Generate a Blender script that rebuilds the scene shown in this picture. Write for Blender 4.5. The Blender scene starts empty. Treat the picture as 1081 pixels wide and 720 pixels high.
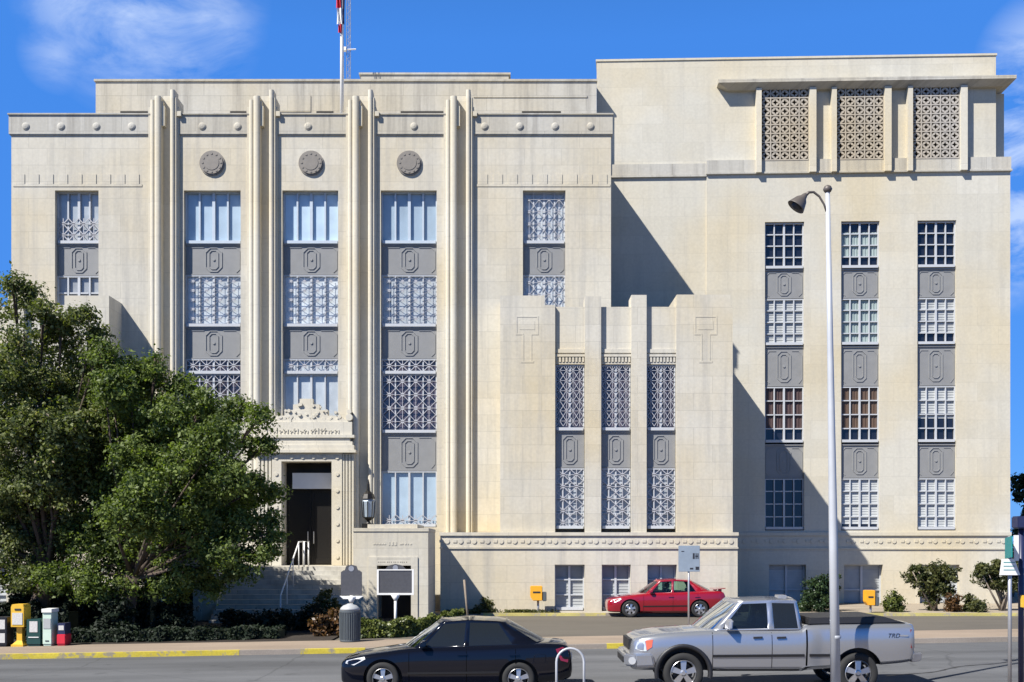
import bpy, bmesh, math, random
import numpy as np
from mathutils import Vector, Matrix
random.seed(7); RNG = np.random.default_rng(11)
scene = bpy.context.scene
COL = scene.collection
R = math.radians

# ------------------------------------------------------------------ camera, world, sun
H, HY, CX, F = 2.78, 577.0, 540.5, 1150.0          # eye height, horizon row, centre column, focal length (photo pixels)
cam_d = bpy.data.cameras.new('camera'); cam = bpy.data.objects.new('camera', cam_d); COL.objects.link(cam)
cam.location = (0, 0, H); cam.rotation_euler = (R(90), 0, 0)
cam_d.sensor_width = 36; cam_d.lens = F/1081*36; cam_d.shift_y = (HY-360)/1081
cam_d.clip_start = .1; cam_d.clip_end = 3000
scene.camera = cam

SUN_DIR = Vector((1.2, 1.0, -1.7)).normalized()
sun_d = bpy.data.lights.new('sun', 'SUN'); sun = bpy.data.objects.new('sun', sun_d); COL.objects.link(sun)
sun_d.energy = 5.0; sun_d.angle = R(.5); sun_d.color = (1.0, .96, .90)
sun.rotation_euler = SUN_DIR.to_track_quat('-Z', 'Y').to_euler(); sun.location = (-30, -20, 40)

W = bpy.data.worlds.new('World'); scene.world = W; W.use_nodes = True
def build_world():
    nt = W.node_tree; N = nt.nodes; L = nt.links
    for n in list(N): N.remove(n)
    out = N.new('ShaderNodeOutputWorld'); bg = N.new('ShaderNodeBackground'); bg.inputs[1].default_value = .080
    sky = N.new('ShaderNodeTexSky'); sky.sky_type = 'NISHITA'; sky.sun_disc = False
    sky.sun_elevation = math.asin(-SUN_DIR.z); sky.sun_rotation = math.atan2(-SUN_DIR.x, -SUN_DIR.y)
    sky.air_density = 1.0; sky.dust_density = .1; sky.ozone_density = 3.0; sky.altitude = 200
    tint = N.new('ShaderNodeMixRGB'); tint.blend_type = 'MULTIPLY'; tint.inputs[0].default_value = 1; tint.inputs[2].default_value = (.50, .86, 1.22, 1)
    L.new(sky.outputs[0], tint.inputs[1])
    tc = N.new('ShaderNodeTexCoord')
    ns = N.new('ShaderNodeTexNoise'); ns.inputs['Scale'].default_value = 9; ns.inputs['Detail'].default_value = 10; ns.inputs['Roughness'].default_value = .62; ns.inputs['Distortion'].default_value = .5
    mp = N.new('ShaderNodeMapping'); mp.inputs['Scale'].default_value = (1, 1, 2.4)
    L.new(tc.outputs['Generated'], mp.inputs[0]); L.new(mp.outputs[0], ns.inputs['Vector'])
    def patch(px, py, rad, soft):
        d = Vector(((px-CX)/F, 1, (HY-py)/F)).normalized()
        dp = N.new('ShaderNodeVectorMath'); dp.operation = 'DISTANCE'
        nrm = N.new('ShaderNodeVectorMath'); nrm.operation = 'NORMALIZE'
        L.new(tc.outputs['Generated'], nrm.inputs[0]); L.new(nrm.outputs[0], dp.inputs[0]); dp.inputs[1].default_value = d
        mr = N.new('ShaderNodeMapRange'); mr.inputs[1].default_value = rad; mr.inputs[2].default_value = rad*soft
        L.new(dp.outputs['Value'], mr.inputs[0]); return mr.outputs[0]
    acc = None
    for (px, py, rad, soft, amp) in ((150, -8, .10, .0, 1.0), (215, 20, .05, .0, .8), (80, 0, .05, 0, .8), (60, 58, .03, 0, .55), (1100, 150, .085, .3, 1.0), (1085, 240, .07, .2, .9), (1100, 60, .05, .2, .8)):
        p = patch(px, py, rad, soft)
        m = N.new('ShaderNodeMath'); m.operation = 'MULTIPLY'; L.new(p, m.inputs[0]); m.inputs[1].default_value = amp
        if acc is None: acc = m.outputs[0]
        else:
            a = N.new('ShaderNodeMath'); a.operation = 'MAXIMUM'; L.new(acc, a.inputs[0]); L.new(m.outputs[0], a.inputs[1]); acc = a.outputs[0]
    cr = N.new('ShaderNodeMapRange'); cr.inputs[1].default_value = .40; cr.inputs[2].default_value = .60
    L.new(ns.outputs[0], cr.inputs[0])
    mm = N.new('ShaderNodeMath'); mm.operation = 'MULTIPLY'; L.new(acc, mm.inputs[0]); L.new(cr.outputs[0], mm.inputs[1])
    m2 = N.new('ShaderNodeMath'); m2.operation = 'MULTIPLY'; L.new(mm.outputs[0], m2.inputs[0]); m2.inputs[1].default_value = .72
    ev = N.new('ShaderNodeMixRGB'); ev.inputs[0].default_value = .80; L.new(tint.outputs[0], ev.inputs[1]); ev.inputs[2].default_value = (.42, 1.90, 6.2, 1)
    mix = N.new('ShaderNodeMixRGB'); L.new(m2.outputs[0], mix.inputs[0]); L.new(ev.outputs[0], mix.inputs[1]); mix.inputs[2].default_value = (5.4, 6.3, 7.9, 1)
    # sky above the view darkened and tinted to weaken blue fill in shadows
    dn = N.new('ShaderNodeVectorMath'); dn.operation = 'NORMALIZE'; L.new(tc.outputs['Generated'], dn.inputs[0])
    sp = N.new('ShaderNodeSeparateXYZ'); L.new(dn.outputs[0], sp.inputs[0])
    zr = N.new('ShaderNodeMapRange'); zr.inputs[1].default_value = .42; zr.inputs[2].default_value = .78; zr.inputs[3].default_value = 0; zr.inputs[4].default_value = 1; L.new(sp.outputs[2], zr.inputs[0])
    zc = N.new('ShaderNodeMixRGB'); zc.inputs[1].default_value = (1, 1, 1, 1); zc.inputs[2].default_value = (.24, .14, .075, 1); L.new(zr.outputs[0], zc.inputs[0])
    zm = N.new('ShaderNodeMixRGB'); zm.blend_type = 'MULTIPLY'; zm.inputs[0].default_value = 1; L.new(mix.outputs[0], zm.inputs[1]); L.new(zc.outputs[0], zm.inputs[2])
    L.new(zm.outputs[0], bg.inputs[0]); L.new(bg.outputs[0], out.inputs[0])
build_world()
vs = scene.view_settings
vs.view_transform = 'Standard'; vs.look = 'None'; vs.gamma = 1; vs.use_curve_mapping = False; vs.exposure = .82
scene.cycles.max_bounces = 8; scene.cycles.diffuse_bounces = 2; scene.cycles.transparent_max_bounces = 12

# ------------------------------------------------------------------ materials
def newmat(name):
    m = bpy.data.materials.new(name); m.use_nodes = True
    return m, m.node_tree, m.node_tree.nodes['Principled BSDF']
def pm(name, col, rough=.6, metal=0, coat=0, noise=.12, nscale=6, bump=0, spec=.5, rand=0):
    m, nt, b = newmat(name); N, L = nt.nodes, nt.links
    b.inputs['Roughness'].default_value = rough; b.inputs['Metallic'].default_value = metal
    b.inputs['Coat Weight'].default_value = coat; b.inputs['Coat Roughness'].default_value = .04
    b.inputs['Specular IOR Level'].default_value = spec
    if noise:
        tc = N.new('ShaderNodeTexCoord'); n = N.new('ShaderNodeTexNoise'); n.inputs['Scale'].default_value = nscale; n.inputs['Detail'].default_value = 5
        L.new(tc.outputs['Object'], n.inputs['Vector'])
        mx = N.new('ShaderNodeMixRGB'); L.new(n.outputs[0], mx.inputs[0])
        mx.inputs[1].default_value = (*[c*(1-noise) for c in col], 1); mx.inputs[2].default_value = (*[min(1, c*(1+noise)) for c in col], 1)
        last = mx.outputs[0]
        if rand:
            oi = N.new('ShaderNodeObjectInfo'); rr = N.new('ShaderNodeMapRange'); rr.inputs[3].default_value = 1-rand; rr.inputs[4].default_value = 1+rand*.6; L.new(oi.outputs['Random'], rr.inputs[0])
            rm = N.new('ShaderNodeMixRGB'); rm.blend_type = 'MULTIPLY'; rm.inputs[0].default_value = 1; L.new(last, rm.inputs[1]); L.new(rr.outputs[0], rm.inputs[2]); last = rm.outputs[0]
        L.new(last, b.inputs['Base Color'])
        if bump:
            bp = N.new('ShaderNodeBump'); bp.inputs['Strength'].default_value = bump; bp.inputs['Distance'].default_value = .02
            L.new(n.outputs[0], bp.inputs['Height']); L.new(bp.outputs[0], b.inputs['Normal'])
    else: b.inputs['Base Color'].default_value = (*col, 1)
    return m

def stone(name, col, joint=.82, streak=.62, warm=.19, bw=1.5, bh=.68, grime=(.30, .29, .27)):
    """limestone ashlar: faint joints, block to block tone, blotches and vertical rain streaks"""
    m, nt, b = newmat(name); N, L = nt.nodes, nt.links
    b.inputs['Roughness'].default_value = .85; b.inputs['Specular IOR Level'].default_value = .25
    g = N.new('ShaderNodeNewGeometry'); sx = N.new('ShaderNodeSeparateXYZ'); L.new(g.outputs['Position'], sx.inputs[0])
    ad = N.new('ShaderNodeMath'); ad.operation = 'ADD'; L.new(sx.outputs[0], ad.inputs[0]); L.new(sx.outputs[1], ad.inputs[1])
    cb = N.new('ShaderNodeCombineXYZ'); L.new(ad.outputs[0], cb.inputs[0]); L.new(sx.outputs[2], cb.inputs[1])
    br = N.new('ShaderNodeTexBrick'); L.new(cb.outputs[0], br.inputs['Vector'])
    br.inputs['Scale'].default_value = 1; br.inputs['Brick Width'].default_value = bw; br.inputs['Row Height'].default_value = bh
    br.inputs['Mortar Size'].default_value = .012; br.inputs['Mortar Smooth'].default_value = .3; br.inputs['Bias'].default_value = 0
    c1 = [c*1.03 for c in col]; c2 = [col[0]*.955, col[1]*.95, col[2]*.935]
    br.inputs['Color1'].default_value = (*c1, 1); br.inputs['Color2'].default_value = (*c2, 1); br.inputs['Mortar'].default_value = (*[c*joint for c in col], 1)
    # large warm blotches
    n1 = N.new('ShaderNodeTexNoise'); n1.inputs['Scale'].default_value = .22; n1.inputs['Detail'].default_value = 4; L.new(g.outputs['Position'], n1.inputs['Vector'])
    r1 = N.new('ShaderNodeMapRange'); r1.inputs[1].default_value = .4; r1.inputs[2].default_value = .7; L.new(n1.outputs[0], r1.inputs[0])
    w = N.new('ShaderNodeMixRGB'); w.blend_type = 'MULTIPLY'; w.inputs[2].default_value = (1.0, 1-warm*.45, 1-warm*1.3, 1)
    L.new(r1.outputs[0], w.inputs[0]); L.new(br.outputs[0], w.inputs[1])
    # rain streaks
    mp = N.new('ShaderNodeMapping'); mp.inputs['Scale'].default_value = (2.2, .11, 1); L.new(cb.outputs[0], mp.inputs[0])
    n2 = N.new('ShaderNodeTexNoise'); n2.inputs['Scale'].default_value = 1; n2.inputs['Detail'].default_value = 6; n2.inputs['Roughness'].default_value = .65; L.new(mp.outputs[0], n2.inputs['Vector'])
    r2 = N.new('ShaderNodeMapRange'); r2.inputs[1].default_value = .47; r2.inputs[2].default_value = .78; r2.inputs[4].default_value = streak; L.new(n2.outputs[0], r2.inputs[0])
    st = N.new('ShaderNodeMixRGB'); st.inputs[2].default_value = (*grime, 1); L.new(r2.outputs[0], st.inputs[0]); L.new(w.outputs[0], st.inputs[1])
    n3 = N.new('ShaderNodeTexNoise'); n3.inputs['Scale'].default_value = 9; n3.inputs['Detail'].default_value = 6; L.new(g.outputs['Position'], n3.inputs['Vector'])
    r3 = N.new('ShaderNodeMapRange'); r3.inputs[3].default_value = .88; r3.inputs[4].default_value = 1.12; L.new(n3.outputs[0], r3.inputs[0])
    fm = N.new('ShaderNodeMixRGB'); fm.blend_type = 'MULTIPLY'; fm.inputs[0].default_value = 1; L.new(st.outputs[0], fm.inputs[1]); L.new(r3.outputs[0], fm.inputs[2])
    L.new(fm.outputs[0], b.inputs['Base Color'])
    bp = N.new('ShaderNodeBump'); bp.inputs['Strength'].default_value = .25; bp.inputs['Distance'].default_value = .01
    L.new(n3.outputs[0], bp.inputs['Height']); L.new(bp.outputs[0], b.inputs['Normal'])
    return m

def ground_mat(name, col, var=.16, scale=.35, fine=60, cracks=False, rough=.9):
    m, nt, b = newmat(name); N, L = nt.nodes, nt.links
    b.inputs['Roughness'].default_value = rough; b.inputs['Specular IOR Level'].default_value = .3
    g = N.new('ShaderNodeNewGeometry')
    mp = N.new('ShaderNodeMapping'); mp.inputs['Scale'].default_value = (.35, 1, 1); L.new(g.outputs['Position'], mp.inputs[0])
    n1 = N.new('ShaderNodeTexNoise'); n1.inputs['Scale'].default_value = scale; n1.inputs['Detail'].default_value = 7; n1.inputs['Roughness'].default_value = .62; L.new(mp.outputs[0], n1.inputs['Vector'])
    n2 = N.new('ShaderNodeTexNoise'); n2.inputs['Scale'].default_value = fine; n2.inputs['Detail'].default_value = 3; L.new(g.outputs['Position'], n2.inputs['Vector'])
    m1 = N.new('ShaderNodeMixRGB'); m1.inputs[1].default_value = (*[c*(1-var) for c in col], 1); m1.inputs[2].default_value = (*[c*(1+var) for c in col], 1)
    r1 = N.new('ShaderNodeMapRange'); r1.inputs[1].default_value = .3; r1.inputs[2].default_value = .7; L.new(n1.outputs[0], r1.inputs[0]); L.new(r1.outputs[0], m1.inputs[0])
    r2 = N.new('ShaderNodeMapRange'); r2.inputs[3].default_value = .75; r2.inputs[4].default_value = 1.25; L.new(n2.outputs[0], r2.inputs[0])
    m2 = N.new('ShaderNodeMixRGB'); m2.blend_type = 'MULTIPLY'; m2.inputs[0].default_value = 1; L.new(m1.outputs[0], m2.inputs[1]); L.new(r2.outputs[0], m2.inputs[2])
    last = m2.outputs[0]
    if cracks:                                               # oil drips, patches and worn tracks
        mp2 = N.new('ShaderNodeMapping'); mp2.inputs['Scale'].default_value = (.10, .9, 1); L.new(g.outputs['Position'], mp2.inputs[0])
        n5 = N.new('ShaderNodeTexNoise'); n5.inputs['Scale'].default_value = 1; n5.inputs['Detail'].default_value = 4; L.new(mp2.outputs[0], n5.inputs['Vector'])
        r5 = N.new('ShaderNodeMapRange'); r5.inputs[1].default_value = .35; r5.inputs[2].default_value = .65; r5.inputs[3].default_value = .80; r5.inputs[4].default_value = 1.18; L.new(n5.outputs[0], r5.inputs[0])
        n6 = N.new('ShaderNodeTexNoise'); n6.inputs['Scale'].default_value = 1.7; n6.inputs['Detail'].default_value = 5; L.new(g.outputs['Position'], n6.inputs['Vector'])
        r6 = N.new('ShaderNodeMapRange'); r6.inputs[1].default_value = .62; r6.inputs[2].default_value = .74; r6.inputs[3].default_value = 1; r6.inputs[4].default_value = .72; L.new(n6.outputs[0], r6.inputs[0])
        for q in (r5, r6):
            mq = N.new('ShaderNodeMixRGB'); mq.blend_type = 'MULTIPLY'; mq.inputs[0].default_value = 1; L.new(last, mq.inputs[1]); L.new(q.outputs[0], mq.inputs[2]); last = mq.outputs[0]
    if cracks:
        v = N.new('ShaderNodeTexVoronoi'); v.feature = 'DISTANCE_TO_EDGE'; v.inputs['Scale'].default_value = .22
        nz = N.new('ShaderNodeTexNoise'); nz.inputs['Scale'].default_value = 1.5; L.new(g.outputs['Position'], nz.inputs['Vector'])
        mxv = N.new('ShaderNodeMixRGB'); mxv.inputs[0].default_value = .12; L.new(g.outputs['Position'], mxv.inputs[1]); L.new(nz.outputs['Color'], mxv.inputs[2]); L.new(mxv.outputs[0], v.inputs['Vector'])
        rc = N.new('ShaderNodeMapRange'); rc.inputs[1].default_value = 0; rc.inputs[2].default_value = .006; rc.inputs[3].default_value = .72; rc.inputs[4].default_value = 1; L.new(v.outputs['Distance'], rc.inputs[0])
        m3 = N.new('ShaderNodeMixRGB'); m3.blend_type = 'MULTIPLY'; m3.inputs[0].default_value = 1; L.new(last, m3.inputs[1]); L.new(rc.outputs[0], m3.inputs[2]); last = m3.outputs[0]
    L.new(last, b.inputs['Base Color'])
    bp = N.new('ShaderNodeBump'); bp.inputs['Strength'].default_value = .4; bp.inputs['Distance'].default_value = .008
    L.new(n2.outputs[0], bp.inputs['Height']); L.new(bp.outputs[0], b.inputs['Normal'])
    return m

def glass_mat(name, tint, dens, ior=1.45):
    """car glass: tinted see-through with a glossy sheen"""
    m, nt, b = newmat(name); N, L = nt.nodes, nt.links
    tr = N.new('ShaderNodeBsdfTransparent'); tr.inputs[0].default_value = (*tint, 1)
    gl = N.new('ShaderNodeBsdfGlossy'); gl.inputs['Roughness'].default_value = .03; gl.inputs[0].default_value = (.9, .95, 1, 1)
    fr = N.new('ShaderNodeFresnel'); fr.inputs[0].default_value = ior
    df = N.new('ShaderNodeBsdfDiffuse'); df.inputs[0].default_value = (.02, .025, .03, 1)
    m1 = N.new('ShaderNodeMixShader'); m1.inputs[0].default_value = dens; L.new(tr.outputs[0], m1.inputs[1]); L.new(df.outputs[0], m1.inputs[2])
    m2 = N.new('ShaderNodeMixShader'); L.new(fr.outputs[0], m2.inputs[0]); L.new(m1.outputs[0], m2.inputs[1]); L.new(gl.outputs[0], m2.inputs[2])
    L.new(m2.outputs[0], N['Material Output'].inputs[0]); return m

def leaf_mat(name, dark, light, trans=.25, rough=.38, brown=None):
    m, nt, b = newmat(name); N, L = nt.nodes, nt.links
    at = N.new('ShaderNodeAttribute'); at.attribute_name = 'tone'
    rp = N.new('ShaderNodeValToRGB'); L.new(at.outputs['Fac'], rp.inputs[0])
    rp.color_ramp.elements[0].color = (*dark, 1); rp.color_ramp.elements[1].color = (*light, 1)
    if brown:
        e = rp.color_ramp.elements.new(.97); e.color = (*light, 1); rp.color_ramp.elements[-1].color = (*brown, 1)
    L.new(rp.outputs[0], b.inputs['Base Color']); b.inputs['Roughness'].default_value = rough; b.inputs['Specular IOR Level'].default_value = .3
    tl = N.new('ShaderNodeBsdfTranslucent'); hs = N.new('ShaderNodeMixRGB'); hs.blend_type = 'MULTIPLY'; hs.inputs[0].default_value = 1; hs.inputs[2].default_value = (1.5, 1.7, .5, 1)
    L.new(rp.outputs[0], hs.inputs[1]); L.new(hs.outputs[0], tl.inputs[0])
    mx = N.new('ShaderNodeMixShader'); mx.inputs[0].default_value = trans; L.new(b.outputs[0], mx.inputs[1]); L.new(tl.outputs[0], mx.inputs[2])
    L.new(mx.outputs[0], N['Material Output'].inputs[0]); return m

M = {}
M['stone'] = stone('limestone', (.53, .50, .425))
M['stone_tower'] = stone('limestone_tower', (.53, .507, .436), warm=.18, bw=1.8, bh=.85, joint=.9, streak=.3)
M['stone_grey'] = stone('limestone_weathered', (.45, .435, .39), streak=.9, joint=.72, grime=(.22, .205, .18))
M['stone_rib'] = stone('limestone_rib', (.56, .53, .45), bw=50, bh=1.4, joint=.88, streak=.35)
M['stone_trim'] = stone('limestone_trim', (.56, .53, .45), bw=1.2, bh=5, streak=.3)
M['screen'] = stone('pierced_stone', (.40, .375, .34), bw=.46, bh=.46, joint=.9, streak=.6)
M['roof_tar'] = pm('tar_roofing', (.05, .05, .052), .95, noise=.3)
M['medal'] = pm('bronze_grey', (.20, .18, .155), .6, noise=.2)
M['spandrel'] = pm('cast_aluminium', (.225, .225, .22), .5, .0, noise=.14, nscale=3)
M['spandrel_relief'] = pm('cast_aluminium_relief', (.25, .252, .248), .5, noise=.1)
M['frame'] = pm('pale_window_frame', (.46, .475, .49), .45, noise=.06)
M['frame_blue'] = pm('pale_blue_frame', (.44, .50, .56), .45, noise=.08)
M['lattice'] = pm('lattice_metal', (.40, .40, .42), .45, noise=.08)
M['pane_dark'] = pm('dark_glass', (.012, .014, .022), .06, noise=.1, spec=.6)
M['pane_blue'] = pm('curtained_blue_glass', (.38, .475, .55), .12, noise=.24, nscale=1.6, spec=.8, rand=.3)
M['pane_pale'] = pm('curtained_pale_glass', (.46, .505, .535), .12, noise=.38, nscale=1.8, spec=.8, rand=.35)
M['pane_mauve'] = pm('dull_mauve_glass', (.085, .07, .085), .12, noise=.45, nscale=2, spec=.8, rand=.35)
M['pane_grey'] = pm('frosted_grey_glass', (.36, .385, .41), .15, noise=.4, nscale=1.5, rand=.4)
M['blind'] = pm('window_blind', (.40, .415, .41), .5, noise=.22, nscale=3, rand=.2)
M['curtain_green'] = pm('green_grey_curtain', (.25, .31, .30), .5, noise=.2, nscale=4)
M['curtain_red'] = pm('red_brown_curtain', (.055, .030, .028), .5, noise=.3, nscale=3)
M['curtain_brown'] = pm('brown_curtain', (.085, .050, .030), .5, noise=.3, nscale=3)
M['void'] = pm('dark_interior_and_shade', (.012, .011, .010), .9, noise=.1)
M['bronze'] = pm('dark_bronze', (.02, .018, .016), .35, .4, noise=.1)
M['asphalt'] = ground_mat('asphalt', (.102, .104, .108), .14, .3, 45, cracks=True)
M['drive'] = ground_mat('driveway_asphalt', (.110, .098, .080), .15, .5, 45)
M['walk'] = ground_mat('sidewalk_concrete', (.26, .205, .155), .14, .8, 30)
M['walk_dim'] = ground_mat('darkened_sidewalk_concrete', (.16, .14, .12), .18, .8, 30)  # near sidewalk out of view, darkened to bounce less light onto the facade
M['kerb'] = ground_mat('kerb_concrete', (.26, .225, .19), .15, 1.2, 30)
def worn_paint(name, col, under):
    m = ground_mat(name, col, .2, 2.2, 20); nt = m.node_tree; N, L = nt.nodes, nt.links; b = N['Principled BSDF']
    src = b.inputs['Base Color'].links[0].from_socket; g = N.new('ShaderNodeNewGeometry'); n = N.new('ShaderNodeTexNoise'); n.inputs['Scale'].default_value = 3.2; n.inputs['Detail'].default_value = 7; n.inputs['Roughness'].default_value = .7
    L.new(g.outputs['Position'], n.inputs['Vector']); r = N.new('ShaderNodeMapRange'); r.inputs[1].default_value = .52; r.inputs[2].default_value = .60; L.new(n.outputs[0], r.inputs[0])
    mx = N.new('ShaderNodeMixRGB'); mx.inputs[2].default_value = (*under, 1); L.new(r.outputs[0], mx.inputs[0]); L.new(src, mx.inputs[1]); L.new(mx.outputs[0], b.inputs['Base Color']); return m
M['yellow_paint'] = worn_paint('yellow_kerb_paint', (.50, .40, .05), (.27, .235, .17))
M['faded_paint'] = worn_paint('faded_kerb_paint', (.46, .40, .14), (.34, .30, .23))
M['soil'] = ground_mat('bed_soil', (.034, .027, .021), .3, .8, 20)
M['mulch'] = ground_mat('pale_gravel', (.29, .245, .185), .2, .8, 30)
M['terrain'] = ground_mat('far_ground', (.07, .072, .05), .3, .05, 5)
M['black_paint'] = pm('black_car_paint', (.004, .005, .010), .12, 0, .7, noise=0, spec=.1)
M['silver_paint'] = pm('silver_car_paint', (.375, .39, .425), .26, .65, .9, noise=.03, nscale=80)
M['red_paint'] = pm('red_car_paint', (.25, .004, .015), .25, .05, 1.0, noise=0)
M['seam'] = pm('panel_gap', (.003, .003, .003), 1, noise=0, spec=0)
M['rubber'] = pm('tyre_rubber', (.018, .018, .018), .85, noise=.2)
M['alloy'] = pm('alloy_rim', (.55, .55, .56), .28, .85, noise=.05)
M['black_trim'] = pm('black_plastic', (.012, .012, .014), .5, noise=.15)
M['lamp_clear'] = pm('headlight_lens', (.62, .64, .66), .08, .3, 1, noise=.1, nscale=20)
M['lamp_amber'] = pm('amber_lens', (.65, .12, .05), .12, 0, 1, noise=.1)
M['lamp_red'] = pm('tail_lens', (.28, .01, .015), .12, 0, 1, noise=.1)
M['g_dark'] = glass_mat('tinted_car_glass', (.10, .13, .16), .65, 1.34)
M['g_mid'] = glass_mat('half_tinted_car_glass', (.30, .38, .36), .30)
M['g_clear'] = glass_mat('clear_car_glass', (.62, .80, .70), .08)
M['seat'] = pm('grey_upholstery', (.10, .10, .10), .9, noise=.15)
M['pole_paint'] = pm('pale_pole_paint', (.43, .445, .47), .45, .1, noise=.14, nscale=3)
M['galv'] = pm('galvanised_steel', (.42, .42, .43), .4, .6, noise=.15)
M['lamp_brown'] = pm('brown_grey_lamp_metal', (.11, .095, .085), .5, .2, noise=.3)  # even brown-grey for lamp head, arm and finial
M['white_paint'] = pm('white_paint', (.74, .73, .70), .5, noise=.06)
M['plaque'] = pm('marker_plaque', (.085, .085, .092), .45, .2, noise=.25, nscale=14)
M['can'] = pm('green_grey_can', (.085, .10, .11), .55, .1, noise=.2)
M['can_top'] = pm('pale_can_hood', (.36, .37, .37), .5, noise=.15)
M['box_yellow'] = pm('yellow_box_enamel', (.66, .40, .04), .4, noise=.12)
M['box_green'] = pm('dark_green_enamel', (.012, .05, .045), .4, noise=.15)
M['box_white'] = pm('pale_mint_enamel', (.50, .62, .52), .4, noise=.1)
M['box_black'] = pm('black_enamel', (.015, .015, .02), .4, noise=.15)
M['box_red'] = pm('red_enamel', (.55, .02, .04), .4, noise=.12)
M['box_navy'] = pm('navy_enamel', (.02, .025, .07), .4, noise=.2)
M['paper'] = pm('newsprint', (.50, .49, .47), .8, noise=.3, nscale=25)
M['orange'] = pm('orange_enamel', (.76, .36, .02), .45, noise=.1)
M['sign_grey'] = pm('blue_grey_sign', (.28, .33, .38), .4, .2, noise=.15)
M['sign_teal'] = pm('teal_sign', (.02, .26, .25), .4, noise=.12)
M['sign_ink'] = pm('sign_ink', (.02, .022, .03), .6, noise=0)
M['flag_red'] = pm('flag_red', (.55, .02, .04), .8, noise=.1)
M['flag_white'] = pm('flag_white', (.78, .76, .74), .8, noise=.05)
M['flag_blue'] = pm('flag_blue', (.02, .03, .13), .8, noise=.1)
M['bark'] = pm('bark', (.075, .055, .042), .95, noise=.4, nscale=9, bump=.6)
M['bark_pale'] = pm('pale_bark', (.22, .18, .14), .9, noise=.3, nscale=9, bump=.4)
M['leaf'] = leaf_mat('tree_leaves', (.012, .032, .009), (.20, .25, .066), .34, rough=.55)
M['leaf_shade'] = leaf_mat('shade_darkened_leaves', (.004, .009, .004), (.016, .028, .012), .1, rough=.65)  # near-black greens stand in for the deep shade under the trees
M['leaf_olive'] = leaf_mat('olive_leaves', (.018, .036, .011), (.215, .235, .085), .33, rough=.55, brown=(.34, .28, .20))
M['leaf_hedge'] = leaf_mat('hedge_leaves', (.04, .06, .014), (.16, .18, .045), .2)
M['leaf_shrub'] = leaf_mat('shrub_leaves', (.030, .042, .014), (.105, .105, .035), .2)
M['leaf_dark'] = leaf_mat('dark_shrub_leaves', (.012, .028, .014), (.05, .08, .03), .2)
M['leaf_red'] = leaf_mat('rusty_leaves', (.05, .03, .015), (.16, .08, .03), .2)

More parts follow.
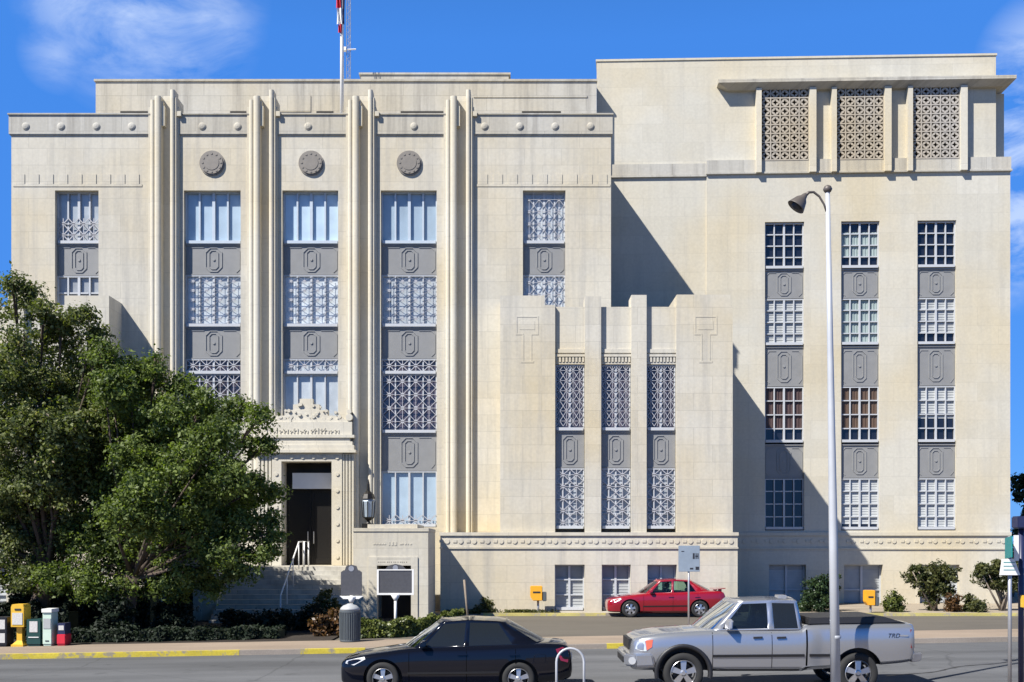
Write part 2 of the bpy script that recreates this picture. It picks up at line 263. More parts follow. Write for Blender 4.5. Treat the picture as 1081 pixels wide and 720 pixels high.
# ------------------------------------------------------------------ helpers
def sX(px, s): return (px-CX)/s
def sZ(py, s): return H+(HY-py)/s
class MB:
    def __init__(s, mat=None): s.v, s.f, s.m, s.M, s.mi = [], [], [], mat, 0
    def add(s, vs, fs):
        o = len(s.v)
        for p in vs:
            p = Vector(p); s.v.append(tuple(s.M @ p) if s.M else tuple(p))
        for f in fs: s.f.append([o+i for i in f]); s.m.append(s.mi)
    def box(s, x0, x1, y0, y1, z0, z1):
        s.add([(x0,y0,z0),(x1,y0,z0),(x1,y1,z0),(x0,y1,z0),(x0,y0,z1),(x1,y0,z1),(x1,y1,z1),(x0,y1,z1)],
              [(0,3,2,1),(4,5,6,7),(0,1,5,4),(1,2,6,5),(2,3,7,6),(3,0,4,7)])
    def hull8(s, bot, top):                                    # two rings joined and capped
        n = len(bot)
        s.add(list(bot)+list(top), [tuple(range(n))[::-1], tuple(range(n, 2*n))]+[(i, (i+1) % n, n+(i+1) % n, n+i) for i in range(n)])
    def bar(s, a, b, w, d=None):                              # bar in the x-z plane (thickness d along y)
        d = d or w; a, b = Vector(a), Vector(b); t = (b-a); ln = t.length
        if ln < 1e-6: return
        t /= ln; n = Vector((-t.z, 0, t.x))*w/2; y = Vector((0, d/2, 0))
        s.hull8([a-n-y, a+n-y, a+n+y, a-n+y], [b-n-y, b+n-y, b+n+y, b-n+y])
    def tube(s, pts, rad, n=8, cap=True):
        pts = [Vector(p) for p in pts]; rr = rad if isinstance(rad, (list, tuple)) else [rad]*len(pts)
        rings = []; up = None
        for i, p in enumerate(pts):
            t = (pts[min(i+1, len(pts)-1)]-pts[max(i-1, 0)]).normalized()
            if up is None:
                up = Vector((0, 0, 1)) if abs(t.z) < .9 else Vector((0, 1, 0))
            u = t.cross(up).normalized(); up = u.cross(t).normalized()
            rings.append([p+(u*math.cos(2*math.pi*k/n)+up*math.sin(2*math.pi*k/n))*rr[i] for k in range(n)])
        vs = [q for r in rings for q in r]; fs = []
        for i in range(len(pts)-1):
            for k in range(n): fs.append((i*n+k, i*n+(k+1) % n, (i+1)*n+(k+1) % n, (i+1)*n+k))
        if cap: fs += [tuple(range(n))[::-1], tuple(range((len(pts)-1)*n, len(pts)*n))]
        s.add(vs, fs)
    def lathe(s, prof, n=24, c=(0,0,0), axis='z', cap=True):  # prof: (radius, along)
        vs, fs = [], []
        for (r, a) in prof:
            for k in range(n):
                t = 2*math.pi*k/n
                p = (r*math.cos(t), r*math.sin(t), a) if axis == 'z' else (r*math.cos(t), a, r*math.sin(t))
                vs.append((c[0]+p[0], c[1]+p[1], c[2]+p[2]))
        for i in range(len(prof)-1):
            for k in range(n): fs.append((i*n+k, i*n+(k+1) % n, (i+1)*n+(k+1) % n, (i+1)*n+k))
        if cap: fs += [tuple(range(n))[::-1], tuple(range((len(prof)-1)*n, len(prof)*n))]
        s.add(vs, fs)
    def extrude_xz(s, poly, y0, y1):
        s.hull8([(x, y0, z) for x, z in poly], [(x, y1, z) for x, z in poly])
    def disc(s, x, z, r, y0, y1, n=20):
        s.extrude_xz([(x+r*math.cos(2*math.pi*k/n), z+r*math.sin(2*math.pi*k/n)) for k in range(n)], y0, y1)
    def wall(s, x0, x1, z0, z1, y, th, ops):                  # front wall with real openings and reveals
        xs = sorted({x0, x1, *[o[0] for o in ops], *[o[1] for o in ops]}); xs = [x for x in xs if x0 <= x <= x1]
        zs = sorted({z0, z1, *[o[2] for o in ops], *[o[3] for o in ops]}); zs = [z for z in zs if z0 <= z <= z1]
        nx, nz = len(xs)-1, len(zs)-1
        def sol(i, j):
            if i < 0 or j < 0 or i >= nx or j >= nz: return False
            cx, cz = (xs[i]+xs[i+1])/2, (zs[j]+zs[j+1])/2
            return not any(a < cx < b and c < cz < d for a, b, c, d in ops)
        for i in range(nx):
            for j in range(nz):
                if not sol(i, j): continue
                a, b, c, d = xs[i], xs[i+1], zs[j], zs[j+1]
                s.add([(a,y,c),(b,y,c),(b,y,d),(a,y,d)], [(0,1,2,3)])
                s.add([(a,y+th,c),(b,y+th,c),(b,y+th,d),(a,y+th,d)], [(3,2,1,0)])
                if not sol(i-1, j): s.add([(a,y,c),(a,y,d),(a,y+th,d),(a,y+th,c)], [(0,1,2,3)])
                if not sol(i+1, j): s.add([(b,y,c),(b,y+th,c),(b,y+th,d),(b,y,d)], [(0,1,2,3)])
                if not sol(i, j-1): s.add([(a,y,c),(a,y+th,c),(b,y+th,c),(b,y,c)], [(0,1,2,3)])
                if not sol(i, j+1): s.add([(a,y,d),(b,y,d),(b,y+th,d),(a,y+th,d)], [(0,1,2,3)])
    def build(s, name, mats, parent=None, smooth=False, off=None, fixn=True, bevel=0):
        me = bpy.data.meshes.new(name)
        o3 = Vector(off) if off is not None else Vector((0,0,0))
        me.from_pydata([tuple(Vector(p)-o3) for p in s.v], [], s.f)
        for m in (mats if isinstance(mats, (list, tuple)) else [mats]): me.materials.append(m)
        me.polygons.foreach_set('material_index', s.m)
        if smooth: me.polygons.foreach_set('use_smooth', [True]*len(me.polygons))
        if fixn:
            bm = bmesh.new(); bm.from_mesh(me); bmesh.ops.recalc_face_normals(bm, faces=bm.faces)
            if bevel: bmesh.ops.bevel(bm, geom=[e for e in bm.edges if len(e.link_faces) == 2 and e.calc_face_angle(0) > .5], offset=bevel, segments=2, affect='EDGES')
            bm.to_mesh(me); bm.free()
        me.update()
        o = bpy.data.objects.new(name, me); COL.objects.link(o)
        if parent is not None: o.parent = parent
        return o
def tag(o, label=None, cat=None, group=None, kind=None):
    if label: o['label'] = label
    if cat: o['category'] = cat
    if group: o['group'] = group
    if kind: o['kind'] = kind
    return o
def thing(name, label, cat, loc=(0,0,0), group=None, rz=0):
    o = bpy.data.objects.new(name, None); o.empty_display_size = .3; COL.objects.link(o); o.location = loc; o.rotation_euler = (0, 0, rz)
    return tag(o, label, cat, group)
def copy_tree(o, parent=None):
    c = o.copy(); COL.objects.link(c)
    if parent is not None: c.parent = parent
    for ch in list(o.children): copy_tree(ch, c)
    return c

# ------------------------------------------------------------------ ground
def kerb_y(x): return 29.15+.058*x
def gz(x, y):
    t = min(1, max(0, (y-33)/8)); return .012*max(-40, min(40, x))*(1-t)+.05*t-.075*min(1, max(0, (27-y)/6))
def strip(name, y0f, y1f, x0, x1, dz, mat, thick=0, nx=60, ny=3):
    mb = MB(); vs = []; fs = []
    for i in range(nx+1):
        x = x0+(x1-x0)*i/nx; a, b = y0f(x), y1f(x)
        for j in range(ny+1):
            y = a+(b-a)*j/ny; vs.append((x, y, gz(x, y)+dz))
    for i in range(nx):
        for j in range(ny): fs.append((i*(ny+1)+j, (i+1)*(ny+1)+j, (i+1)*(ny+1)+j+1, i*(ny+1)+j+1))
    mb.add(vs, fs)
    if thick:
        for j in (0, ny):
            w = []
            for i in range(nx+1):
                p = vs[i*(ny+1)+j]; w += [p, (p[0], p[1], p[2]-thick)]
            mb.add(w, [(2*i, 2*i+2, 2*i+3, 2*i+1) for i in range(nx)])
        for i in (0, nx):
            w = []
            for j in range(ny+1):
                p = vs[i*(ny+1)+j]; w += [p, (p[0], p[1], p[2]-thick)]
            mb.add(w, [(2*j, 2*j+2, 2*j+3, 2*j+1) for j in range(ny)])
    return tag(mb.build(name, mat), kind='structure')
K = lambda c: (lambda x: c)
g = MB(); g.box(-900, 900, -600, 1500, -1.3, -.62); tag(g.build('ground', M['terrain']), kind='structure')
strip('road', K(20.5), lambda x: kerb_y(x)+.3, -90, 90, 0, M['asphalt'], .7, 120, 8)
strip('near_sidewalk', K(-8), K(20.3), -90, 90, .13, M['walk_dim'], .8, 60, 6)
strip('near_kerb', K(20.3), K(20.52), -90, 90, .134, M['kerb'], .2, 60, 1)
strip('sidewalk', lambda x: kerb_y(x)+.16, lambda x: kerb_y(x)+2.7, -90, 90, .125, M['walk'], .3, 100, 3)
strip('kerb', lambda x: kerb_y(x), lambda x: kerb_y(x)+.17, -90, 90, .129, M['kerb'], .25, 100, 1)
for a, b in ((-40, -7.2), (-5.6, -3.9), (2.55, 3.05)):
    strip('kerb_paint', lambda x: kerb_y(x)-.006, lambda x: kerb_y(x)+.15, a, b, .134, M['yellow_paint'], .133, 30, 1)
strip('driveway', lambda x: kerb_y(x)+2.68, K(41.9), -5.3, 90, .06, M['drive'], .3, 60, 6)
strip('planting_bed', lambda x: kerb_y(x)+2.68, K(48), -90, -5.3, .10, M['soil'], .3, 60, 6)
strip('building_kerb', K(41.85), K(42.05), -1.2, 90, .17, M['kerb'], .3, 60, 1)
for a, b in ((-1.1, 3.6), (12.6, 22)):
    strip('building_kerb_paint', K(41.843), K(42.0), a, b, .175, M['faded_paint'], .12, 20, 1)
strip('building_strip', K(42.04), K(75), -5.3, 9.5, .12, M['mulch'], .3, 40, 6)
strip('building_strip', K(42.04), K(75), 9.5, 90, .16, M['mulch'], .3, 40, 6)
# tar seam on the road
mb = MB(); pts = []
for i in range(25):
    t = i/24; pts.append((7.9+4.2*t+.05*math.sin(9*t), 22.9+2.6*t+.10*math.sin(13*t+1)+.25*t*t))
vs = []
for i, (x, y) in enumerate(pts):
    w = .045+.02*math.sin(i*2.3); vs += [(x, y-w, gz(x, y)+.004), (x, y+w, gz(x, y)+.004)]
mb.add(vs, [(2*i, 2*i+2, 2*i+3, 2*i+1) for i in range(24)])
tag(mb.build('road_seam', M['black_trim']), kind='structure')

# ------------------------------------------------------------------ courthouse
CH = thing('courthouse', 'pale limestone courthouse with ribbed pilasters, tall window bays and higher right block', 'building', (-8.2, 44.4, 0))
CHL = CH.location.copy()
def cpart(name, mb, mat, parent=CH, **kw): return mb.build(name, mat, parent, off=CHL, **kw)
SM = 25.85; YM = F/SM
mx = lambda px: sX(px, SM); mz = lambda py: sZ(py, SM)
XC = mx(328.5)
RECESS = .27

def window(Mt, x0, x1, z0, z1, y, cols=4, rows=1, pane='pane_blue', frame='frame', lattice=None, sill=True, blind=None, mid=True, bw=.045):
    """a window: frame with mullions, one pane, optional ornamental lattice and blind or curtain"""
    fr = MB(Mt); fw = .05
    fr.box(x0, x0+fw, y-.05, y+.05, z0, z1); fr.box(x1-fw, x1, y-.05, y+.05, z0, z1)
    fr.box(x0+fw, x1-fw, y-.05, y+.05, z1-fw, z1)
    if sill: fr.box(x0+fw, x1-fw, y-.13, y+.05, z0, z0+.12)
    else: fr.box(x0+fw, x1-fw, y-.05, y+.05, z0, z0+fw)
    for c in range(1, cols):
        xx = x0+(x1-x0)*c/cols; w = bw*(1.7 if (mid and c*2 == cols) else 1)
        fr.box(xx-w/2, xx+w/2, y-.045, y+.04, z0+fw+.001, z1-fw-.001)
    for r in range(1, rows):
        zz = z0+(z1-z0)*r/rows
        for c in range(cols):
            a, b = x0+(x1-x0)*c/cols+bw*.9, x0+(x1-x0)*(c+1)/cols-bw*.9
            fr.box(a, b, y-.035, y+.03, zz-bw/2, zz+bw/2)
    w = cpart('window', fr, M[frame])
    p = MB(Mt); p.box(x0+.01, x1-.01, y+.06, y+.08, z0+.01, z1-.01); cpart('pane', p, M[pane], w)
    if blind:
        kind, f0, f1 = blind
        bl = MB(Mt); a, b = z0+(z1-z0)*f0+.02, z0+(z1-z0)*f1-.02
        n = 14 if kind == 'blind' else 1
        if kind == 'blind':
            k = int((b-a)/.11)
            for i in range(k):
                za = a+(b-a)*i/k; zb = a+(b-a)*(i+1)/k
                bl.add([(x0+.03, y+.034, za), (x1-.03, y+.034, za), (x1-.03, y+.050, zb-.004), (x0+.03, y+.050, zb-.004)], [(0,1,2,3)])
        else:
            m = 26
            for i in range(m):
                xa = x0+.03+(x1-x0-.06)*i/m; xb = x0+.03+(x1-x0-.06)*(i+1)/m
                ya, yb = (y+.034, y+.056) if i % 2 else (y+.056, y+.034)
                bl.add([(xa, ya, a), (xb, yb, a), (xb, yb, b), (xa, ya, b)], [(0,1,2,3)])
        cpart('blind' if kind == 'blind' else 'curtain', bl, M[kind], w, fixn=False)
    if lattice:
        lc, lr, th, fz0, fz1 = lattice
        lm = MB(Mt); za0, zb0 = z0+(z1-z0)*fz0+.02, z0+(z1-z0)*fz1-.02
        for c in range(lc):
            for r in range(lr):
                a, b = x0+fw+(x1-x0-2*fw)*c/lc, x0+fw+(x1-x0-2*fw)*(c+1)/lc
                q, t = za0+(zb0-za0)*r/lr, za0+(zb0-za0)*(r+1)/lr
                yy = y-.07
                lm.bar((a, yy, q), (b, yy, t), th, .02); lm.bar((a, yy-.004, t), (b, yy-.004, q), th, .02)
                lm.bar(((a+b)/2, yy-.008, q), ((a+b)/2, yy-.008, t), th*.8, .02); lm.bar((a, yy-.012, (q+t)/2), (b, yy-.012, (q+t)/2), th*.8, .02)
                ca, cb, rr = (a+b)/2, (q+t)/2, min(b-a, t-q)*.16
                lm.disc(ca, cb, rr, yy-.022, yy, 8)
        cpart('lattice', lm, M['lattice'], w)
    return w

def spandrel(Mt, x0, x1, z0, z1, y, rings=1, side=True):
    mb = MB(Mt); mb.box(x0, x1, y, y+.12, z0, z1)
    mb.box(x0+.002, x1-.002, y-.05, y+.002, z1-.07, z1-.001); mb.box(x0+.002, x1-.002, y-.03, y+.002, z0+.001, z0+.04)
    mb.mi = 1
    cx, w, h = (x0+x1)/2, (x1-x0), (z1-z0)
    def ring(c, hw, hh, ch, t):
        zc = (z0+z1)/2-.01
        P = [(c-hw, zc-hh+ch), (c-hw, zc+hh-ch), (c-hw+ch, zc+hh), (c+hw-ch, zc+hh), (c+hw, zc+hh-ch), (c+hw, zc-hh+ch), (c+hw-ch, zc-hh), (c-hw+ch, zc-hh)]
        for i in range(8):
            a, b = P[i], P[(i+1) % 8]; mb.bar((a[0], y-.004, a[1]), (b[0], y-.004, b[1]), t, .045)
    hw = min(.17*w, .33) if side else min(.24*w, .3)
    ring(cx, hw, h*.38, hw*.55, .032); ring(cx, hw*.55, h*.30, hw*.3, .026)
    if side:
        for sgn in (-1, 1):
            e = cx+sgn*(w*.46); i = cx+sgn*(hw+.10*w)
            mb.bar((e, y+.001, z0+h*.18), (e, y+.001, z0+h*.78), .025, .04)
            mb.bar((e, y+.001, z0+h*.78), (e-sgn*.14, y+.001, z0+h*.88), .025, .04)
            mb.bar((e-sgn*.14, y-.001, z0+h*.88), (cx+sgn*hw*1.2, y-.001, z0+h*.88), .022, .04)
            mb.bar((e, y+.001, z0+h*.18), (e-sgn*.14, y+.001, z0+h*.08), .025, .04)
    mb.disc(cx, (z0+z1)/2, .055, y-.03, y+.001, 10)
    return cpart('spandrel_panel', mb, [M['spandrel'], M['spandrel_relief']])

# ---- main block
slots = [(58, 104, 201, 420), (194, 254, 201, 556), (298, 357, 201, 445), (402, 461, 201, 556.5), (552, 597, 201, 420)]
mb = MB()
ops = [(mx(a), mx(b), mz(d), mz(c)) for a, b, c, d in slots]
DOOR = (sX(297, 26.2), sX(350, 26.2), 2.02, sZ(487, 26.2))
for pc in (173.5, 277.5, 381.5, 484.5): ops.append((mx(pc)-2/SM-.015, mx(pc)+7.6/SM+.015, -.5, mz(143)))
ops.append((DOOR[0]-.01, DOOR[1]+.01, DOOR[2], DOOR[3]+.01))
x0m, x1m = mx(12), mx(645)
mb.wall(x0m, x1m, -.6, mz(143), YM, .62, ops)
cpart('wall', mb, M['stone'])
mb = MB(); mb.box(x0m+.01, x1m-.01, YM+.622, YM+18, -.6, mz(122.6))
mb.mi = 1; mb.box(x0m+.5, x1m-.5, YM+.617, YM+.621, 0, mz(146))
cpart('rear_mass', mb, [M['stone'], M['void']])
# incised castellated string course at the flanks
for a, b in ((14, 150), (502, 644)):
    mb = MB(); n = int((b-a)/15)
    for i in range(n):
        p = a+(b-a)*(i+.2)/n; q = a+(b-a)*(i+.8)/n
        mb.box(mx(p), mx(q), YM-.022, YM+.001, mz(194.6), mz(184))
    mb.box(mx(a), mx(b), YM-.02, YM+.001, mz(197), mz(194.55))
    cpart('string_course', mb, M['stone'])
# parapet band with bosses
mb = MB(); yb = YM-.07
edges = [x0m-.08]+[e for pc in (173.5, 277.5, 381.5, 484.5) for e in (mx(pc)-3/SM, mx(pc)+8.6/SM)]+[x1m+.06]
for k in range(0, len(edges), 2):
    a, b = edges[k], edges[k+1]; l, r = (.03 if k == 0 else 0), (.03 if k == len(edges)-2 else 0)
    mb.box(a, b, yb, YM+.9, mz(142), mz(122)); mb.box(a-l, b+r, yb-.05, YM+.9, mz(122), mz(120.5))
    mb.box(a+.04*bool(l), b-.03*bool(r), YM-.04, YM+.5, mz(143.2), mz(142))
mb.box(x0m, x1m, YM+.5, YM+.899, mz(142), mz(121))
for i in range(24):
    px = 28+i*37.2 if i < 20 else 0
    if not px or px > 640 or any(abs(px-c) < 22 for c in (173, 277, 381, 484)): continue
    mb.lathe([(.15, 0), (.15, .015), (.10, .03), (.0, .04)], 14, (0, 0, 0), cap=False); 
    n = 14*4
    for k in range(len(mb.v)-n, len(mb.v)):
        x, y, z = mb.v[k]; mb.v[k] = (mx(px)+x, yb-z*1.6, mz(134)+y)
cpart('parapet_band', mb, M['stone_grey'])
# set-back attic
s1 = 23.4; Y1 = F/s1
mb = MB(); mb.box(sX(101, s1), sX(629.8, s1), Y1, Y1+12, mz(146), sZ(86, s1)); mb.box(sX(99.5, s1), sX(630.6, s1), Y1-.06, Y1+12.05, sZ(86, s1), sZ(84, s1))
for a, b in ((127, 156), (243, 260), (334, 352), (423, 468), (551, 592)):
    mb.mi = 1; mb.box(sX(a, s1), sX(b, s1), Y1-.01, Y1+.01, sZ(121, s1), sZ(117.5, s1)); mb.mi = 0
mb.box(sX(295, s1), sX(328, s1), Y1-.03, Y1+.01, sZ(118, s1), sZ(101, s1)); mb.box(sX(500, s1), sX(620, s1), Y1-.03, Y1+.01, sZ(103, s1), sZ(101, s1))
cpart('attic', mb, [M['stone_grey'], M['void']])
s2 = 22.4; Y2 = F/s2
mb = MB(); mb.box(sX(381, s2), sX(537, s2), Y2, Y2+6, sZ(95, s2), sZ(79, s2)); mb.box(sX(379, s2), sX(539, s2), Y2-.05, Y2+6.05, sZ(79, s2), sZ(77, s2))
cpart('roof_house', mb, M['stone_grey'])
# pilasters
def pilaster(pc):
    c = mx(pc); mb = MB(); zb = -.3; dx = 16/SM
    g0, g1 = c-2/SM, c+7.6/SM
    mb.box(c-dx, g0-.02, YM-.10, YM+.3, zb, mz(114)); mb.box(g1+.02, c+dx, YM-.10, YM+.3, zb, mz(114))
    def rib(xa, xb, yf, top, n=10):
        prof = [(xa, YM+.28)]
        for k in range(n+1):
            t = math.pi*k/n; prof.append(((xa+xb)/2-math.cos(t)*(xb-xa)/2, yf+.09-math.sin(t)*.09))
        prof.append((xb, YM+.28))
        mb.hull8([(x, y, zb) for x, y in prof], [(x, y, top) for x, y in prof])
    rib(c-.53, c-.34, YM-.19, mz(107)); rib(c-.345, g0, YM-.25, mz(103.5))
    rib(g1, g1+.19, YM-.25, mz(97)); rib(g1+.185, c+.57, YM-.19, mz(105))
    mb.box(g0-.001, g1+.001, YM+.12, YM+.29, zb, mz(100))
    mb.box(g0, g0+.12, YM-.12, YM+.12, mz(134), mz(113)); mb.box(g0+.0, g0+.06, YM-.12, YM+.12, mz(113), mz(108))
    mb.box(g0-.2, g1+.19, YM+.29, YM+1.0, mz(130), mz(101))
    mb.box(c+.58, c+.74, YM-.22, YM+.01, mz(124.5), mz(119.5))
    return cpart('pilaster', mb, M['stone_rib'])
for pc in (173.5, 277.5, 381.5, 484.5): pilaster(pc)
for pc in (224, 328.5, 432):
    mb = MB(); x, z = mx(pc), mz(172.5)
    mb.disc(x, z, .51, YM-.05, YM+.01, 32); mb.disc(x, z, .45, YM-.10, YM-.049, 32)
    mb.disc(x, z, .30, YM-.115, YM-.099, 24)
    for k in range(12):
        t = 2*math.pi*k/12; mb.disc(x+.375*math.cos(t), z+.375*math.sin(t), .045, YM-.115, YM-.099, 8)
    cpart('medallion', mb, M['medal'])
# main bays
yw = YM+RECESS
def bay(a, b, stack):
    x0, x1 = mx(a)+.004, mx(b)-.004
    for (kind, p0, p1, opt) in stack:
        z1, z0 = mz(p0)-.003, mz(p1)+.003
        if kind == 's': spandrel(None, x0, x1, z0, z1, yw-.03)
        else: window(None, x0, x1, z0, z1, yw, **opt)
blue = dict(pane='pane_blue', frame='frame_blue', cols=4, bw=.07)
pale = dict(pane='pane_pale', frame='frame', cols=4, bw=.05, lattice=(4, 5, .009, .06, .98))
star = dict(pane='pane_mauve', frame='frame', cols=4, bw=.05, lattice=(4, 4, .024, .07, 1))
tran = dict(pane='pane_mauve', frame='frame', cols=4, bw=.05, lattice=(4, 1, .030, .10, 1))
low = dict(pane='pane_blue', frame='frame', cols=4, bw=.05, lattice=(4, 1, .032, .0, .22))
bay(402, 461, [('w', 201, 256, blue), ('s', 256, 289, 0), ('w', 289, 344, pale), ('s', 344, 378, 0), ('w', 378, 394, tran), ('w', 394, 456.5, star), ('s', 456.5, 497, 0), ('w', 497, 556, low)])
bay(298, 357, [('w', 201, 256, blue), ('s', 256, 289, 0), ('w', 289, 344, pale), ('s', 344, 378, 0), ('w', 378, 394, dict(pane='pane_pale', cols=4, lattice=(4, 1, .022, .1, 1))), ('w', 394, 444, dict(pane='pane_pale', cols=4, bw=.05, sill=False))])
bay(194, 254, [('w', 201, 256, blue), ('s', 256, 289, 0), ('w', 289, 344, pale), ('s', 344, 378, 0), ('w', 378, 394, tran), ('w', 394, 456.5, star), ('s', 456.5, 497, 0), ('w', 497, 556, low)])
flank = dict(pane='pane_pale', frame='frame', cols=4, bw=.06, lattice=(4, 4, .020, .02, .98))
bay(58, 104, [('w', 201, 256, dict(flank, lattice=(4, 2, .04, .05, .5))), ('s', 256, 290, 0), ('w', 290, 344, dict(pane='pane_grey', cols=4, rows=3, bw=.06)), ('s', 344, 420, 0)])
bay(552, 597, [('w', 201, 256, flank), ('s', 256, 289, 0), ('w', 289, 344, dict(flank, lattice=(4, 4, .022, .02, .98))), ('s', 344, 420, 0)])

# ---- portal
SP = 26.2; YP = F/SP
dx0, dx1, dz0, dz1 = DOOR
mb = MB(); pz = lambda py: sZ(py, SP); pxx = lambda px: sX(px, SP)
mb.wall(pxx(287), pxx(361), 2.02, pz(478), YP, YM-YP+.0, [(dx0, dx1, 1.9, dz1)])
for a, b in ((271, 287), (361, 374)):
    mb.box(pxx(a), pxx(b), YP+.10, YM-.001, 2.02, pz(478))
    n = 4
    for k in range(n):
        p, q = a+(b-a)*(k+.15)/n, a+(b-a)*(k+.75)/n
        mb.box(pxx(p), pxx(q), YP+.03, YP+.101, 2.03, pz(479))
for k, (a, b) in enumerate(((296.2, 300), (346, 350.8))): pass
for i in range(7):                                            # bosses round the doorway
    for x in (pxx(291.5), pxx(356)):
        z = pz(588-i*17.5); mb.disc(x, z, .075, YP-.035, YP+.001, 10)
for i in range(4): mb.disc(pxx(308+i*11.5), pz(482.5), .075, YP-.035, YP+.001, 10)
cpart('portal', mb, M['stone_trim'])
mb = MB()
for (a, b, p, q, d) in ((268, 376, 478, 475, .16), (270, 374, 475, 470, .10), (272, 372, 470, 466, .02), (275, 369, 466, 462, -.05), (270, 374, 462, 459, .02)):
    mb.box(pxx(a), pxx(b), YP-d, YM-.002, pz(p), pz(q))
mb.box(pxx(273), pxx(371), YP+.12, YM-.003, pz(459), pz(445))
rg = random.Random(3)
for i in range(22):                                           # carved frieze marks
    x = pxx(281+i*3.6)+rg.uniform(-.02, .02); h = rg.uniform(.10, .22)
    mb.box(x-.02, x+.02, YP+.09, YP+.121, pz(457), pz(457)+h)
    if i % 3: mb.box(x-.02, x+.08, YP+.09, YP+.119, pz(457)+h*.5, pz(457)+h*.5+.035)
# crest: stepped relief with side scrolls
for (a, b, p, q, d) in ((276, 368, 445, 442, .20), (286, 358, 442, 438, .24), (299, 345, 438, 432, .24), (308, 336, 432, 426, .26), (315, 329, 426, 420, .26)):
    mb.box(pxx(a), pxx(b), YP+d, YM-.004, pz(p), pz(q))
for i in range(46):
    t = rg.uniform(-1, 1); hgt = (1-abs(t))**.7
    x = pxx(322+t*44); z = pz(445)+rg.uniform(0, 1)*(.08+hgt*.75)
    mb.disc(x, z, rg.uniform(.03, .08), YP+.17+rg.uniform(0, .05), YP+.30, 7)
for sg, px in ((-1, 276), (1, 368)): mb.disc(pxx(px), pz(440), .14, YP+.13, YM-.005, 16); mb.disc(pxx(px), pz(434), .09, YP+.15, YM-.005, 12)
cpart('portal_crest', mb, M['stone_trim'])
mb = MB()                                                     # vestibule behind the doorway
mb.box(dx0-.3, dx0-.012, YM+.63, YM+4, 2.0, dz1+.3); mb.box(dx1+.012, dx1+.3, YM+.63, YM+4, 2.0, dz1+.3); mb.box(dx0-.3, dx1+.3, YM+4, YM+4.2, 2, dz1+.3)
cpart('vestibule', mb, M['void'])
mb = MB(); yd = YM+.45
mb.box(dx0, dx1, yd, yd+.08, 2.03, dz1)
mb.mi = 1; mb.box(dx0+.30, dx1-.02, yd-.32, yd-.24, pz(515), pz(498)); mb.mi = 0
mid = (dx0+dx1)/2
for a, b in ((dx0+.06, mid-.03), (mid+.03, dx1-.06)):
    mb.box(a, b, yd-.03, yd+.001, 2.08, 2.3); mb.box(a, b, yd-.03, yd+.001, pz(518), pz(515)); mb.box(a, a+.07, yd-.03, yd+.001, 2.3, pz(518)); mb.box(b-.07, b, yd-.03, yd+.001, 2.3, pz(518))
dr = cpart('door', mb, [M['bronze'], M['white_paint']])
mb = MB(); mb.tube([(mid-.12, yd-.09, 2.9), (mid-.12, yd-.09, 3.4)], .02); mb.tube([(mid+.12, yd-.09, 2.9), (mid+.12, yd-.09, 3.4)], .02); cpart('handle', mb, M['alloy'], dr)

